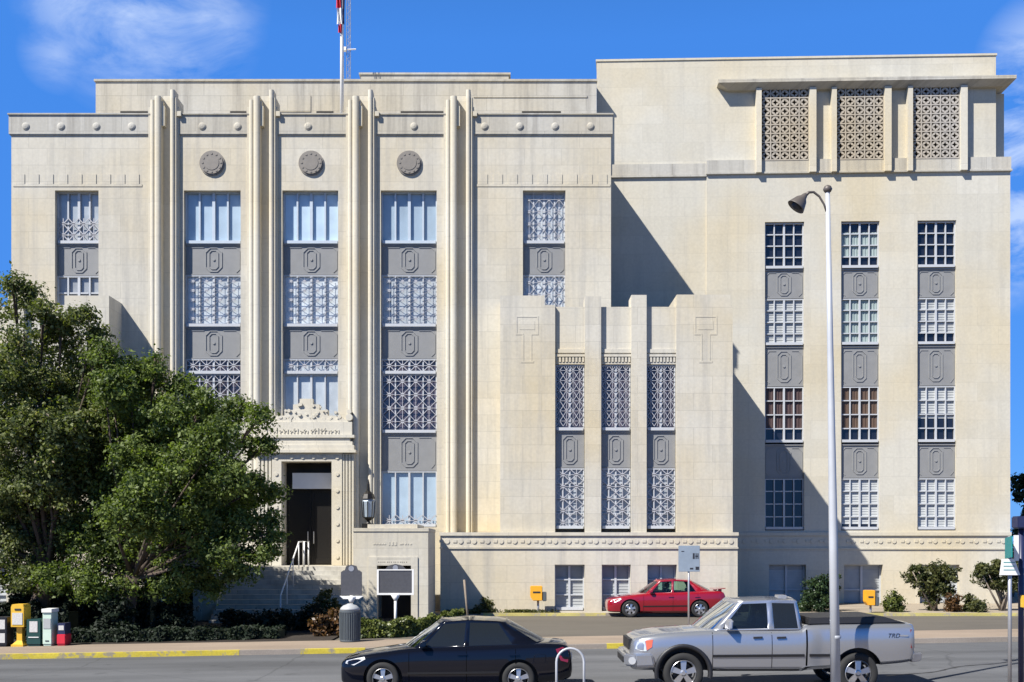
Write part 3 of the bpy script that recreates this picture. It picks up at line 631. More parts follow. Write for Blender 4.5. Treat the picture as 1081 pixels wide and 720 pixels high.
# ---- annex wings
SA = 26.7; YA = F/SA
def annex(mirror):
    def ax(px):
        x = sX(px, SA); return 2*XC-x if mirror else x
    az = lambda py: sZ(py, SA)
    def bx(mb, a, b, y0, y1, p, q):
        u, v = sorted((ax(a), ax(b))); mb.box(u, v, y0, y1, az(p), az(q))
    mb = MB(); B = 563
    bx(mb, 528, 586, YA, YM+5.5, B, 322); bx(mb, 528, 575, YA+.001, YM+5.4, 322, 312)
    bx(mb, 714, 773.5, YA, YM+5.5, B, 322); bx(mb, 714.5, 771, YA+.001, YM+5.4, 322, 311)
    bx(mb, 617.5, 634.5, YA-.03, YA+1, B, 313); bx(mb, 666.5, 682.5, YA-.03, YA+1, B, 311.5)
    for a, b in ((586, 617.5), (634.5, 666.5), (682.5, 714)): bx(mb, a, b, YA+.16, YA+.9, 383, 323)
    bx(mb, 586, 714, YA+.95, YM+5.3, B, 324)
    cpart('wing_wall', mb, M['stone'])
    mb = MB()
    for a, b, q in ((529, 585.5, 322), (714.8, 772.5, 322), (586.5, 713.5, 324)):
        u, v = sorted((ax(a), ax(b)))
        z = az(q)+.012 if q == 324 else az(q)
        if q == 324: mb.box(u, v, YA+1.05, YM+5.2, az(q)-.01, z)
        else:
            e = 312 if a < 600 else 311; f = (575 if a < 600 else 771); l, r = sorted((ax(a if a < 600 else 714.8), ax(f-.5)))
            mb.box(l, r, YA+.3, YM+5.3, az(e)-.01, az(e)+.012)
    cpart('unseen_roof_sheet', mb, M['roof_tar'])  # unseen dark roof sheets, added to cut sunlight bounced onto the walls above
    for a, b in ((586, 617.5), (634.5, 666.5), (682.5, 714)):
        mb = MB(); bx(mb, a+.1, b-.1, YA+.10, YA+.161, 372, 368)
        bx(mb, a+.1, b-.1, YA+.13, YA+.20, 384, 381.5); bx(mb, a+.1, b-.1, YA+.08, YA+.161, 376, 373.6)
        for k in range(9):
            p = a+(b-a)*(k+.18)/9; bx(mb, p, p+(b-a)/9*.6, YA+.10, YA+.161, 381.6, 375.9)
        cpart('dentil_frieze', mb, M['stone'])
    # cross-shaped carved cartouches on the corner piers
    for c in (556.5, 745):
        mb = MB()
        for (a, b, p, q) in ((c-12, c+12, 335, 333.4), (c-12, c-10.5, 352, 335), (c+10.5, c+12, 352, 335), (c-12, c-4, 353.5, 352), (c+4, c+12, 353.5, 352), (c-5, c-3.5, 381, 353.5), (c+3.5, c+5, 381, 353.5), (c-7, c+7, 383, 381)):
            bx(mb, a, b, YA-.010, YA+.001, p, q)
        bx(mb, c-8, c+8, YA-.008, YA+.001, 348, 339)
        cpart('cartouche', mb, M['stone'])
    if not mirror or True:
        for i, (a, b) in enumerate(((586.4, 617.1), (634.9, 666.1), (682.9, 713.6))):
            u, v = sorted((ax(a), ax(b))); yy = YA+.26
            window(None, u, v, az(454), az(384.5), yy, cols=2, rows=1, pane='pane_mauve', lattice=(4, 6, .021, .06, 1), bw=.05)
            spandrel(None, u, v, az(493.5), az(454.4), yy-.03, side=False)
            window(None, u, v, az(558), az(494), yy, cols=4, rows=4, pane='pane_grey', bw=.035, lattice=(2, 5, .03, .0, 1))
    # podium storey with frieze
    mb = MB(); a, b = (465, 778)
    u, v = sorted((ax(a), ax(b))); yp = YA-.12
    bops = []
    for (p, q) in ((585.5, 617), (635, 665.5), (683, 714)):
        m, n = sorted((ax(p), ax(q))); bops.append((m, n, az(645), az(596)))
    mb.wall(u, v, -.3, az(579.4), yp, .5, bops)
    mb.box(u, v, yp+.502, YM+5, -.3, az(579.6))
    mb.box(u-.02, v+.02, yp-.05, YM+5, az(579.3), az(577.6))
    mb.box(u, v, yp-.002, YM+5.01, az(577.5), az(565.6)); mb.box(u-.03, v+.03, yp-.06, YM+5.02, az(565.5), az(562))
    n = 22
    for k in range(n):
        x = u+(v-u)*(k+.5)/n; zc = az(571.5)
        mb.disc(x, zc, .10, yp-.03, yp, 8); mb.box(x-.30, x-.15, yp-.025, yp, zc-.05, zc+.06)
    cpart('podium', mb, M['stone'])
    for (m, n, c, d) in bops:
        window(None, m+.004, n-.004, c+.03, d-.003, yp+.36, cols=2, rows=3, pane='pane_grey', bw=.05, blind=('blind', .05, .72))
annex(False); annex(True)

# ---- porch blocks beside the steps
SB = 29.2; YB = F/SB
def porch(mirror):
    def X_(px):
        x = sX(px, SB); return 2*XC-x if mirror else x
    bz = lambda py: sZ(py, SB)
    u, v = sorted((X_(373), X_(452))); a, b = sorted((X_(398), X_(434)))
    mb = MB(); top = bz(561)
    mb.wall(u, v, -.3, top, YB, .4, [(a, b, -.4, bz(597))])
    mb.box(u, a-.15, YB+.401, YA-.13, -.3, top); mb.box(b+.15, v, YB+.401, YA-.13, -.3, top); mb.box(a-.15, b+.15, YB+1.6, YA-.13, -.3, top-.3); mb.box(a-.149, b+.149, YB+.401, YA-.13, bz(596), top)
    mb.box(u-.02, v+.02, YB-.03, YA-.13, top, top+.12); mb.box(u+.5, v-.4, YB+.1, YA-.6, top+.12, top+.26)
    m, n = sorted((X_(389), X_(441)))                         # door surround
    for (p, q, c, d) in ((m, a, -.3, bz(590)), (b, n, -.3, bz(590)), (m, n, bz(590), bz(588))): mb.box(p, q, YB-.04, YB+.001, c, d)
    mb.box(a, b, YB-.038, YB+.002, bz(597), bz(590.2))
    r2 = random.Random(5); x = X_(394) if not mirror else X_(430)
    for k in range(15):                                       # worn incised inscription
        w = r2.uniform(.03, .09)
        if k not in (5, 9): mb.box(x, x+w, YB-.012, YB+.001, bz(575)-(.03 if k in (6, 7, 8) else 0), bz(575)+(.10 if k in (6, 7, 8) else .045))
        x += .095
    cpart('porch_block', mb, M['stone'])
    mb = MB()
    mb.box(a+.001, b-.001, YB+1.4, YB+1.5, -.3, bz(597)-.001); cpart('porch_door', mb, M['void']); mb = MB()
    mb.box(a+.03, b-.03, YB-.039, YB-.0375, bz(595.4), bz(591.6)); mb.mi = 1
    r2 = random.Random(9); x = a+.05
    while x < b-.1:
        mb.box(x, x+.035, YB-.041, YB-.038, bz(594.2), bz(592.8)); x += r2.uniform(.06, .1)
    cpart('lintel_lettering', mb, [M['stone_trim'], M['medal']])
porch(False); porch(True)
# lantern on the porch roof by the portal
def lantern():
    c = Vector((sX(389, 27.5), 41.8, 0)); zb = sZ(561, 27.5)+.05; mb = MB()
    mb.box(c.x-.22, c.x+.22, c.y-.22, c.y+.22, zb, zb+.25)
    mb.lathe([(.10, zb+.25), (.06, zb+.35), (.20, zb+.45), (.22, zb+.5)], 8, (c.x, c.y, 0)); 
    o = cpart('lantern', mb, M['bronze'])
    mb = MB(); mb.lathe([(.20, zb+.5), (.24, zb+1.1), (.18, zb+1.2)], 8, (c.x, c.y, 0)); cpart('lantern_glass', mb, M['sign_grey'], o)
    mb = MB(); mb.lathe([(.27, zb+1.2), (.20, zb+1.38), (.07, zb+1.5), (.05, zb+1.75), (.01, zb+1.95)], 8, (c.x, c.y, 0))
    for k in range(8):
        t = 2*math.pi*k/8; mb.tube([(c.x+.215*math.cos(t), c.y+.215*math.sin(t), zb+.5), (c.x+.25*math.cos(t), c.y+.25*math.sin(t), zb+1.1)], .02, 5)
    cpart('lantern_cap', mb, M['bronze'], o)
lantern()
# ---- steps and landing
XS0, XS1 = 2*XC-sX(373, SB), sX(373, SB)
mb = MB(); mb.box(XS0+.002, XS1-.002, 41.6, YP+.5, -.3, 2.015)
n = 12
for k in range(n): mb.box(XS0+.002, XS1-.002, 41.6-.3*(n-k), 41.6-.3*(n-k-1)+(.0), -.3, 2.015*(k+.001)/n+.02)
mb.box(XS0+.003, XS1-.003, YP+.501, YM+.63, 1.2, 2.016)
cpart('steps', mb, M['stone_grey'])

# ---- tower block on the right (turned two degrees)
ST = 23.1; YT = F/ST; AL = R(2.0); TX0 = sX(630, ST)
TM = Matrix.Translation((TX0, YT, 0)) @ Matrix.Rotation(-AL, 4, 'Z')
def tu(px):
    k = (px-CX)/F; return (k*YT-TX0)/(math.cos(AL)+k*math.sin(AL))
def tz(py, px=850): 
    u = tu(px); return H+(HY-py)*(YT-u*math.sin(AL))/F
tmb = lambda: MB(TM)
TB = -.3
cols_t = [(807.5, 849), (888, 928.5), (968.5, 1009.5)]
mb = tmb(); uR = tu(1066.5); uS = tu(746)
ops = [(tu(a), tu(b), tz(560), tz(234)) for a, b in cols_t]
base_ops = [(tu(812), tu(851), tz(650), tz(596)), (tu(891), tu(932), tz(650), tz(596)), (tu(971), tu(1013), tz(650), tz(596))]
mb.wall(uS, uR, TB, tz(183.5), 0, .62, ops+base_ops)
mb.box(0.02, uS, .08, .7, TB, tz(183.5))
mb.hull8([(0.02, .7, TB), (uR, .622, TB), (uR-.1, 15, TB), (.75, 15, TB)], [(0.02, .7, tz(183.6)), (uR, .622, tz(183.6)), (uR-.1, 15, tz(183.6)), (.75, 15, tz(183.6))])
cpart('tower_wall', mb, M['stone_tower'])
mb = tmb(); mb.box(uS+.3, uR-.3, .612, .621, 0.1, tz(186)); cpart('tower_interior', mb, M['void'])
mb = tmb()                                                    # belt course
mb.box(-.06, uS-.001, .02, 1, tz(183), tz(171)); mb.box(-.09, uS-.001, -.02, 1, tz(185), tz(183.1))
mb.box(uS, uR+.02, -.06, 1, tz(181.5), tz(168.5)); mb.box(uS-.03, uR+.05, -.11, 1, tz(183.5), tz(181.6))
cpart('tower_belt', mb, M['stone_grey'])
uP = tu(1052.5); top = tz(60.5)
mb = tmb()                                                    # penthouse storey
ctop = tz(87)
mb.hull8([(0, .12, tz(184)), (uP, .12, tz(184)), (uP-.1, 14, tz(184)), (1.05, 14, tz(184))], [(0, .12, top), (uP, .12, top), (uP-.1, 14, top), (1.05, 14, top)])
mb.hull8([(-.04, .08, top), (uP+.04, .08, top), (uP-.05, 14.05, top), (1.0, 14.05, top)], [(-.04, .08, top+.09), (uP+.04, .08, top+.09), (uP-.05, 14.05, top+.09), (1.0, 14.05, top+.09)])
cpart('penthouse', mb, M['stone_tower'])
mb = tmb(); ca, cb = tu(757), tu(1069)                        # cornice with chamfered soffit
for k in range(1):
    z0, z1, z2 = tz(95), tz(90), tz(86.5)
    mb.hull8([(ca+.5, -.1, z0), (cb-.45, -.1, z0), (cb-.45, 9, z0), (ca+.5, 9, z0)], [(ca, -.42, z1), (cb, -.42, z1), (cb, 9, z1), (ca, 9, z1)])
    mb.box(ca-.0, cb+.0, -.422, 9.001, z1+.001, z2)
cpart('tower_cornice', mb, M['stone_grey'])
for (a, b) in ((797.5, 803), (853.5, 860.5), (877, 882), (932.5, 939.5), (957, 962), (1012.5, 1019.5)):
    mb = tmb(); mb.box(tu(a), tu(b), -.24, .121, tz(183), tz(94.5)); cpart('fin', mb, M['stone_trim'])
mb = tmb(); mb.box(uP-.3, uP+.62, .75, 1.2, tz(169), tz(94.8)); cpart('fin', mb, M['stone_trim'])
def screen(a, b):
    u0, u1 = tu(a), tu(b); z0, z1 = tz(172), tz(94.3); nc, nr = 5, 8
    mb = tmb(); zb = tz(169); cw, chh = (u1-u0)/nc, (z1-zb)/nr
    mb.box(u0, u1, -.05, .05, z0, zb)
    y0, y1 = -.06, .02
    for c in range(nc):
        for r in range(nr):
            ux, uz = u0+cw*(c+.5), zb+chh*(r+.5)
            inn, out = [], []
            for k in range(8):
                t = k*math.pi/4
                ri = .33 if k % 2 == 0 else .15
                inn.append((ux+ri*cw*math.cos(t), uz+ri*chh*math.sin(t)))
                ro = .44 if k % 2 == 0 else .40
                out.append((ux+ro*cw*math.cos(t), uz+ro*chh*math.sin(t)))
            for k in range(8):
                j = (k+1) % 8; q = [inn[k], out[k], out[j], inn[j]]
                mb.extrude_xz(q, y0, y1)
            for dx, dz in ((.5, 0), (-.5, 0), (0, .5), (0, -.5)):
                mb.box(ux+cw*(dx*.94)-(.03 if dx else .05)*cw*1.2, ux+cw*(dx*.94)+(.03 if dx else .05)*cw*1.2, y0+.01, y1, uz+chh*(dz*.94)-(.03 if dz else .05)*chh*1.2, uz+chh*(dz*.94)+(.03 if dz else .05)*chh*1.2)
    for c in range(nc+1):
        x = u0+cw*c; mb.box(max(u0, x-.028), min(u1, x+.028), y0-.02, y1, zb, z1)
    for r in range(nr):
        z = zb+chh*r; mb.box(u0, u1, y0-.016, y1+.001, z-.028, z+.028)
    mb.mi = 1; mb.box(u0, u1, .09, .118, zb, z1)  # near-black backing puts shade into the screen openings
    cpart('roof_screen', mb, [M['screen'], M['void']])
for a, b in ((803.2, 853.3), (882.2, 932.3), (962.2, 1012.3)): screen(a, b)
# tower windows: each column has its own blinds and curtains
rows_t = [(234.5, 283, 283.5, 314.5), (315, 364, 365, 407.5), (408, 467, 468.5, 504.5), (505, 559, None, None)]
fill = [[None, ('blind', .0, 1), ('curtain_red', .24, 1), None],
        [('curtain_green', .25, .8), ('curtain_green', 0, 1), ('curtain_brown', .24, 1), ('blind', .1, 1)],
        [None, ('blind', .25, 1), ('blind', .42, 1), ('blind', 0, 1)]]
for i, (a, b) in enumerate(cols_t):
    for j, (p0, p1, q0, q1) in enumerate(rows_t):
        u0, u1 = tu(a)+.004, tu(b)-.004
        window(TM, u0, u1, tz(p1)+.003, tz(p0)-.003, .16, cols=4, rows=4, pane='pane_dark', bw=.05, blind=fill[i][j], sill=True)
        if q0: spandrel(TM, u0, u1, tz(q1), tz(q0), .14)
    window(TM, base_ops[i][0]+.004, base_ops[i][1]-.004, base_ops[i][2]+.01, base_ops[i][3]-.003, .36, cols=2, rows=2, pane='pane_grey', bw=.06, blind=('blind', .1, .9))
mb = tmb()                                                    # tower podium frieze
uu = tu(779)
mb.box(uu, uR+.02, -.05, .001, tz(580), tz(578.2)); mb.box(uu, uR+.03, -.07, .001, tz(565.5), tz(562))
n = 20
for k in range(n):
    x = uu+(uR-uu)*(k+.5)/n; zc = tz(571.5)
    mb.disc(x, zc, .10, -.03, .001, 8); mb.box(x-.30, x-.15, -.025, .001, zc-.05, zc+.06)
cpart('tower_frieze', mb, M['stone_tower'])

# ------------------------------------------------------------------ foliage
def leaf_mesh(name, P, size, mat, parent, off, up=.35, outward=None, var=.62, tone=None):
    n = len(P); d = RNG.normal(size=(n, 3)); d /= np.linalg.norm(d, axis=1)[:, None]
    nrm = d+np.array([0, 0, up]) + (outward*.9 if outward is not None else 0); nrm /= np.linalg.norm(nrm, axis=1)[:, None]
    a = np.cross(nrm, RNG.normal(size=(n, 3))); a /= np.linalg.norm(a, axis=1)[:, None]; b = np.cross(nrm, a)
    sz = size*(1+var*(RNG.random(n)*2-1)); l = sz[:, None]; w = (sz*.55)[:, None]
    fold = nrm*(l*.12)
    V = np.stack([P-a*l, P-b*w+fold, P+a*l, P+b*w+fold], 1).reshape(-1, 3)-np.array(off)
    me = bpy.data.meshes.new(name); me.vertices.add(4*n); me.vertices.foreach_set('co', V.ravel())
    me.loops.add(4*n); me.loops.foreach_set('vertex_index', np.arange(4*n)); me.polygons.add(n)
    me.polygons.foreach_set('loop_start', np.arange(n)*4); me.polygons.foreach_set('loop_total', np.full(n, 4))
    t = RNG.random(n) if tone is None else np.clip(tone+RNG.normal(0, .16, n), 0, 1)
    at = me.attributes.new('tone', 'FLOAT', 'FACE'); at.data.foreach_set('value', t.astype(np.float32))
    me.materials.append(mat); me.update(); me.validate()
    o = bpy.data.objects.new(name, me); COL.objects.link(o); o.parent = parent; return o
def crown_points(blobs, dens=1.0, crad=(.3, .55), per=70, hollow=.5):
    P, O, T = [], [], []
    for (c, r, k) in blobs:
        c = np.array(c); r3 = np.array(r if hasattr(r, '__len__') else (r, r, r)); rm = r3.mean()
        nc = max(9, int(22*rm*rm*dens*k))
        d = RNG.normal(size=(nc, 3)); d /= np.linalg.norm(d, axis=1)[:, None]
        rad = hollow+(1-hollow)*RNG.random(nc)**.6
        cc = c+d*rad[:, None]*r3
        no = max(2, nc//9); od = RNG.normal(size=(no, 3)); od /= np.linalg.norm(od, axis=1)[:, None]
        cc = np.concatenate([cc, c+od*RNG.uniform(1.0, 1.3, (no, 1))*r3]); d = np.concatenate([d, od])
        for iq, (q, dd) in enumerate(zip(cc, d)):
            cr = RNG.uniform(*crad)*(1 if iq < nc else .75); m = int(per*RNG.uniform(.6, 1.3)*(1 if iq < nc else .4))
            e = RNG.normal(size=(m, 3))*.48; e[:, 2] *= .75
            P.append(q+e*cr); O.append(np.repeat(dd[None], m, 0)*.5+e*.6); T.append(np.full(m, RNG.uniform(.15, .8)))
    return np.concatenate(P), np.concatenate(O), np.concatenate(T)
def at(px, py, Y): return ((px-CX)*Y/F, Y, H+(HY-py)*Y/F)
def tree(name, label, base, blobs, mat, bark, trunk_r, size=.085, dens=1.0, per=70, forks=None, cat='tree', group=None, crad=(.3, .55), hollow=.5):
    t = thing(name, label, cat, base, group)
    P, O, T = crown_points(blobs, dens, crad, per, hollow)
    leaf_mesh('crown', P, size, mat, t, base, outward=O, tone=T)
    mb = MB(); b = Vector(base); rg = random.Random(len(blobs))
    fk = b+Vector(forks) if forks else b+Vector((.2, 0, 1.9))
    mid = (b+fk)/2+Vector((rg.uniform(-.15, .15), 0, 0))
    mb.tube([b-Vector((0, 0, .1)), b+Vector((0, 0, .15)), mid, fk], [trunk_r*1.5, trunk_r*1.15, trunk_r, trunk_r*.85], 10)
    for ib, (c, r, k) in enumerate(blobs):
        if ib % 2 and len(blobs) > 8: continue
        c = Vector(c); st = fk+Vector((rg.uniform(-.1, .1), rg.uniform(-.1, .1), -.15))
        m1 = st.lerp(c, .5)+Vector((rg.uniform(-.3, .3), rg.uniform(-.3, .3), .25))
        mb.tube([st, m1, c], [trunk_r*.30, trunk_r*.13, .015], 7)
        for q in range(3):
            e = c+Vector((rg.uniform(-1, 1), rg.uniform(-1, 1), rg.uniform(-.4, 1)))*(r if not hasattr(r, '__len__') else r[0])*.7
            mb.tube([m1.lerp(c, .6), c.lerp(e, .5)+Vector((0, 0, .1)), e], [.03, .02, .008], 5)
    mb.build('trunk', bark, t, smooth=True, off=base)
    return t
def B(px, py, Y, rpx, k=1, flat=1): r = rpx*Y/F; return (at(px, py, Y), (r, r, r*flat), k)
rt = random.Random(21)
def blobs_of(lst, Y): return [B(p[0], p[1], Y+rt.uniform(-1.1, 1.3)*(p[2]/28), p[2], p[3] if len(p) > 3 else 1, rt.uniform(.8, 1)) for p in lst]
tree('broadleaf_tree', 'tall dark tree with a thin pale-flecked top at the far left behind the news boxes', (-15.0, 33.9, -.05),
     blobs_of([(14, 298, 10, .5), (30, 312, 11, .45), (44, 330, 13, .45), (8, 325, 16, .6), (64, 338, 11, .35), (86, 332, 9, .35), (100, 352, 11, .35), (52, 360, 18, .5), (20, 360, 22, .7), (78, 374, 15, .45), (102, 392, 15, .5),
       (0, 395, 30), (45, 405, 26, .7), (80, 418, 22, .7), (20, 450, 36), (70, 455, 32), (-30, 450, 45), (0, 510, 40), (50, 510, 34), (88, 500, 28), (-50, 540, 48), (25, 560, 30), (62, 565, 26), (68, 352, 17, .6), (104, 374, 15, .6), (40, 348, 18, .5), (30, 540, 24), (60, 520, 22), (5, 602, 22, .9), (50, 600, 20, .9), (28, 612, 16, .9), (-90, 430, 60), (-110, 520, 60), (-70, 380, 40, .8), (-120, 590, 50, .8)], 33.8)
     +blobs_of([(15, 420, 52, .55), (70, 445, 44, .6), (20, 520, 58, .6), (70, 540, 44, .6), (40, 575, 40, .6)], 35.0)+blobs_of([(60, 400, 40, .5), (95, 430, 45, .6)], 36.6),
     M['leaf_olive'], M['bark'], .30, size=.054, dens=3.0, per=92, forks=(.5, .1, 2.1), crad=(.2, .42), hollow=.25)
tree('broadleaf_tree', 'broad dark green leafy tree spreading over the courthouse steps', (-12.0, 33.6, 0),
     blobs_of([(165, 384, 14), (148, 402, 20), (116, 398, 20), (110, 428, 26), (136, 388, 14), (60, 480, 26), (192, 408, 17), (124, 404, 20), (216, 424, 19), (250, 430, 17), (273, 441, 12, .8), (175, 440, 28), (236, 456, 22), (130, 450, 32), (264, 468, 13, .8), (205, 472, 26), (160, 500, 34), (240, 502, 25), (270, 516, 17), (283, 545, 13, .9), (215, 532, 29), (120, 520, 34), (256, 556, 21), (180, 560, 32), (135, 575, 29), (228, 586, 20), (264, 586, 12, .8), (96, 560, 27), (92, 598, 18, .8), (166, 602, 20, .9), (206, 606, 14, .8), (246, 604, 9, .6), (98, 614, 20), (140, 620, 20), (182, 620, 20), (224, 617, 17), (256, 602, 14), (280, 588, 13), (287, 566, 12), (290, 520, 10, .8), (282, 470, 9, .7), (60, 612, 18), (108, 372, 15, .8), (122, 420, 20)], 33.4)
     +blobs_of([(128, 545, 24), (150, 515, 24), (168, 552, 22), (140, 480, 22), (190, 490, 20)], 32.0)
     +blobs_of([(150, 440, 44, .65), (215, 450, 34, .65), (200, 500, 52, .65), (150, 530, 52, .65), (240, 530, 42, .65), (200, 575, 42, .65), (120, 500, 50, .6), (120, 575, 40, .6)], 34.9)+blobs_of([(115, 440, 46, .7), (155, 480, 50, .7), (195, 525, 45, .7), (150, 560, 45, .6), (215, 560, 38, .9), (238, 515, 32, .9), (90, 470, 45, .8), (190, 470, 45, .8)], 37.4),
     M['leaf'], M['bark'], .28, size=.052, dens=3.2, per=92, forks=(.3, 0, 1.9), crad=(.2, .42), hollow=.25)
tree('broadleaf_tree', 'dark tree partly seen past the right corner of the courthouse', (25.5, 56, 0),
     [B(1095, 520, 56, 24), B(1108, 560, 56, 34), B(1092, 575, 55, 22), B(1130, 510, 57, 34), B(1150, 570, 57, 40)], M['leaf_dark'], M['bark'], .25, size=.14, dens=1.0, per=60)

def shrub(name, label, base, blobs, mat, size=.05, per=60, dens=6.5, stems=None, group=None, crad=(.12, .22), cat='shrub', hollow=.1):
    t = thing(name, label, cat, base, group)
    P, O, T = crown_points(blobs, dens, crad, per, hollow); leaf_mesh('foliage', P, size, mat, t, base, outward=O, tone=T)
    mb = MB(); b = Vector(base); rg = random.Random(4)
    if stems:
        for k in range(stems):
            c = Vector(blobs[k % len(blobs)][0])+Vector((rg.uniform(-.5, .5), rg.uniform(-.3, .3), .1)); s0 = b+Vector((rg.uniform(-.18, .18), rg.uniform(-.1, .1), -.05))
            mb.tube([s0, s0.lerp(c, .5)+Vector((rg.uniform(-.06, .06), 0, .05)), c], [.05, .035, .02], 6)
        mb.build('stem', M['bark_pale'], t, smooth=True, off=base)
    else:
        for k, (c, r, _) in enumerate(blobs): mb.tube([b+Vector((0, 0, -.05)), b.lerp(Vector(c), .5), Vector(c)], [.03, .025, .012], 5)
        mb.build('stem', M['bark'], t, smooth=True, off=base)
    return t
YS = 43.6
shrub('pruned_shrub', 'tall pruned shrub with bare slanting stems in front of tower base window', (sX(987, F/YS), YS, .2),
      [B(968, 606, YS, 12), B(985, 604, YS, 13), B(1000, 608, YS-.2, 12), B(978, 618, YS, 12), B(993, 622, YS, 12), B(985, 634, YS, 9, .7)], M['leaf_shrub'], stems=7, per=90)
shrub('pruned_shrub', 'tall fan shaped pruned shrub with pale bare stems near the street sign', (sX(1058, F/YS), YS, .2),
      [B(1040, 606, YS, 12), B(1056, 604, YS, 13), B(1070, 607, YS, 13), B(1048, 616, YS, 9), B(1064, 618, YS, 10), B(1083, 612, YS, 13)], M['leaf_shrub'], stems=9, per=90)
for (px, py, r, lab) in ((945, 635, 11, 'small rounded green bush between the orange box and the tall pruned shrub'), (1027, 638, 11, 'small dark bush between the two tall pruned shrubs'), (1006, 637, 8, 'small brownish low bush at the foot of the taller pruned shrub')):
    shrub('round_bush', lab, (sX(px, F/42.9), 42.9, .2), [B(px, py, 42.9, r), B(px+2, py+6, 42.9, r*.9)], M['leaf_red'] if px == 1006 else M['leaf_hedge'] if px < 960 else M['leaf_shrub'], per=80, group='small bushes along the tower base')
shrub('dark_bush', 'dark bush in the shade of the tower base beside the lamp post', (sX(866, F/43.2), 43.2, .2), [B(860, 625, 43.2, 14), B(872, 618, 43.4, 12), B(868, 636, 43, 13), B(848, 640, 43.1, 8)], M['leaf_dark'], per=80)
# ground cover at the podium foot
P = np.column_stack([RNG.uniform(-2.6, 1.75, 5200), RNG.uniform(42.15, 42.75, 5200), RNG.random(5200)**1.5*.16+.15])
P = P[(np.sin(P[:, 0]*3.1)*.5+.6 > RNG.random(len(P)))]
t = thing('ground_cover', 'low dark green ground cover along the podium foot', 'ground cover', (0, 42.4, .1)); COL.objects.unlink(t); bpy.data.objects.remove(t)
o = leaf_mesh('ground_cover', P, .05, M['leaf_shrub'], None, (0, 0, 0), up=.8); tag(o, 'low dark green ground cover along the podium foot', 'ground cover', kind='stuff')
shrub('round_bush', 'small round brown-green bush at the shaded end of the ground cover', (sX(513, F/42.5), 42.45, .15), [B(512, 640, 42.45, 9), B(505, 644, 42.5, 7)], M['leaf_shrub'], per=70)
# clipped hedge in front of the porch block: one curved hedge
def hedge(name, label, path, w, h, mat, n=9000, size=.05, cat='hedge'):
    base = path[0]; t = thing(name, label, cat, (path[0][0], path[0][1], gz(path[0][0], path[0][1])+.1))
    seg = [Vector(p) for p in path]; P = []; O = []
    L = [0]
    for i in range(1, len(seg)): L.append(L[-1]+(seg[i]-seg[i-1]).length)
    u = RNG.random(n)*L[-1]
    pos = np.array([[np.interp(q, L, [s.x for s in seg]), np.interp(q, L, [s.y for s in seg])] for q in u])
    side = RNG.integers(0, 3, n); a = RNG.uniform(-1, 1, n); hh = RNG.random(n)
    lump = .9+.12*np.sin(u*5.1)+.06*np.sin(u*11.7)
    yo = np.where(side == 0, a*w/2, np.where(side == 1, -w/2, w/2))*lump*(1-.12*hh); zz = np.where(side == 0, h, hh*h)*lump
    z0 = np.array([gz(x, y) for x, y in pos])+.1
    P = np.column_stack([pos[:, 0]+RNG.normal(0, .03, n), pos[:, 1]+yo+RNG.normal(0, .03, n), z0+zz+RNG.normal(0, .025, n)])
    O = np.column_stack([np.zeros(n), np.where(side == 1, -1, np.where(side == 2, 1, 0)), np.where(side == 0, 1, 0)]).astype(float)
    leaf_mesh('foliage', P, size, mat, t, t.location, up=.3, outward=O)
    mb = MB()
    for i in range(len(seg)-1):
        a, b = seg[i], seg[i+1]; dz = gz(a.x, a.y)+.05
        mb.hull8([(a.x, a.y-w*.38, dz), (b.x, b.y-w*.38, dz), (b.x, b.y+w*.38, dz), (a.x, a.y+w*.38, dz)], [(a.x, a.y-w*.36, dz+h*.86), (b.x, b.y-w*.36, dz+h*.86), (b.x, b.y+w*.36, dz+h*.86), (a.x, a.y+w*.36, dz+h*.86)])
    mb.build('branches', M['leaf_core'], t, off=t.location)
    return t
M['leaf_core'] = pm('hedge_core', (.02, .03, .008), .9, noise=.4, nscale=12)
hedge('clipped_hedge', 'low clipped sunlit hedge curving in front of the porch doorway', [(-4.75, 33.2), (-3.6, 33.3), (-2.7, 34.2), (-2.1, 36.0), (-1.75, 38.0)], .95, .48, M['leaf_hedge'], 16000, .045)
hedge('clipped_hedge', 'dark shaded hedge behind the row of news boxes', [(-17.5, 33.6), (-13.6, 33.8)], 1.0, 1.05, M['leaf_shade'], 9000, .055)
hedge('rough_hedge', 'low near-black hedge added to fill the shade under the spreading tree', [(-13.2, 32.6), (-11, 32.6), (-8.6, 32.9), (-7.0, 33.1)], 1.3, .34, M['leaf_shade'], 15000, .05)  # added hedge, standing in for near-black shade
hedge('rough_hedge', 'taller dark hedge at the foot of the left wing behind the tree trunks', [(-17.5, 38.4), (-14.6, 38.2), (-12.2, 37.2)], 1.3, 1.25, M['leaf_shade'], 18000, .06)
rs = random.Random(12)
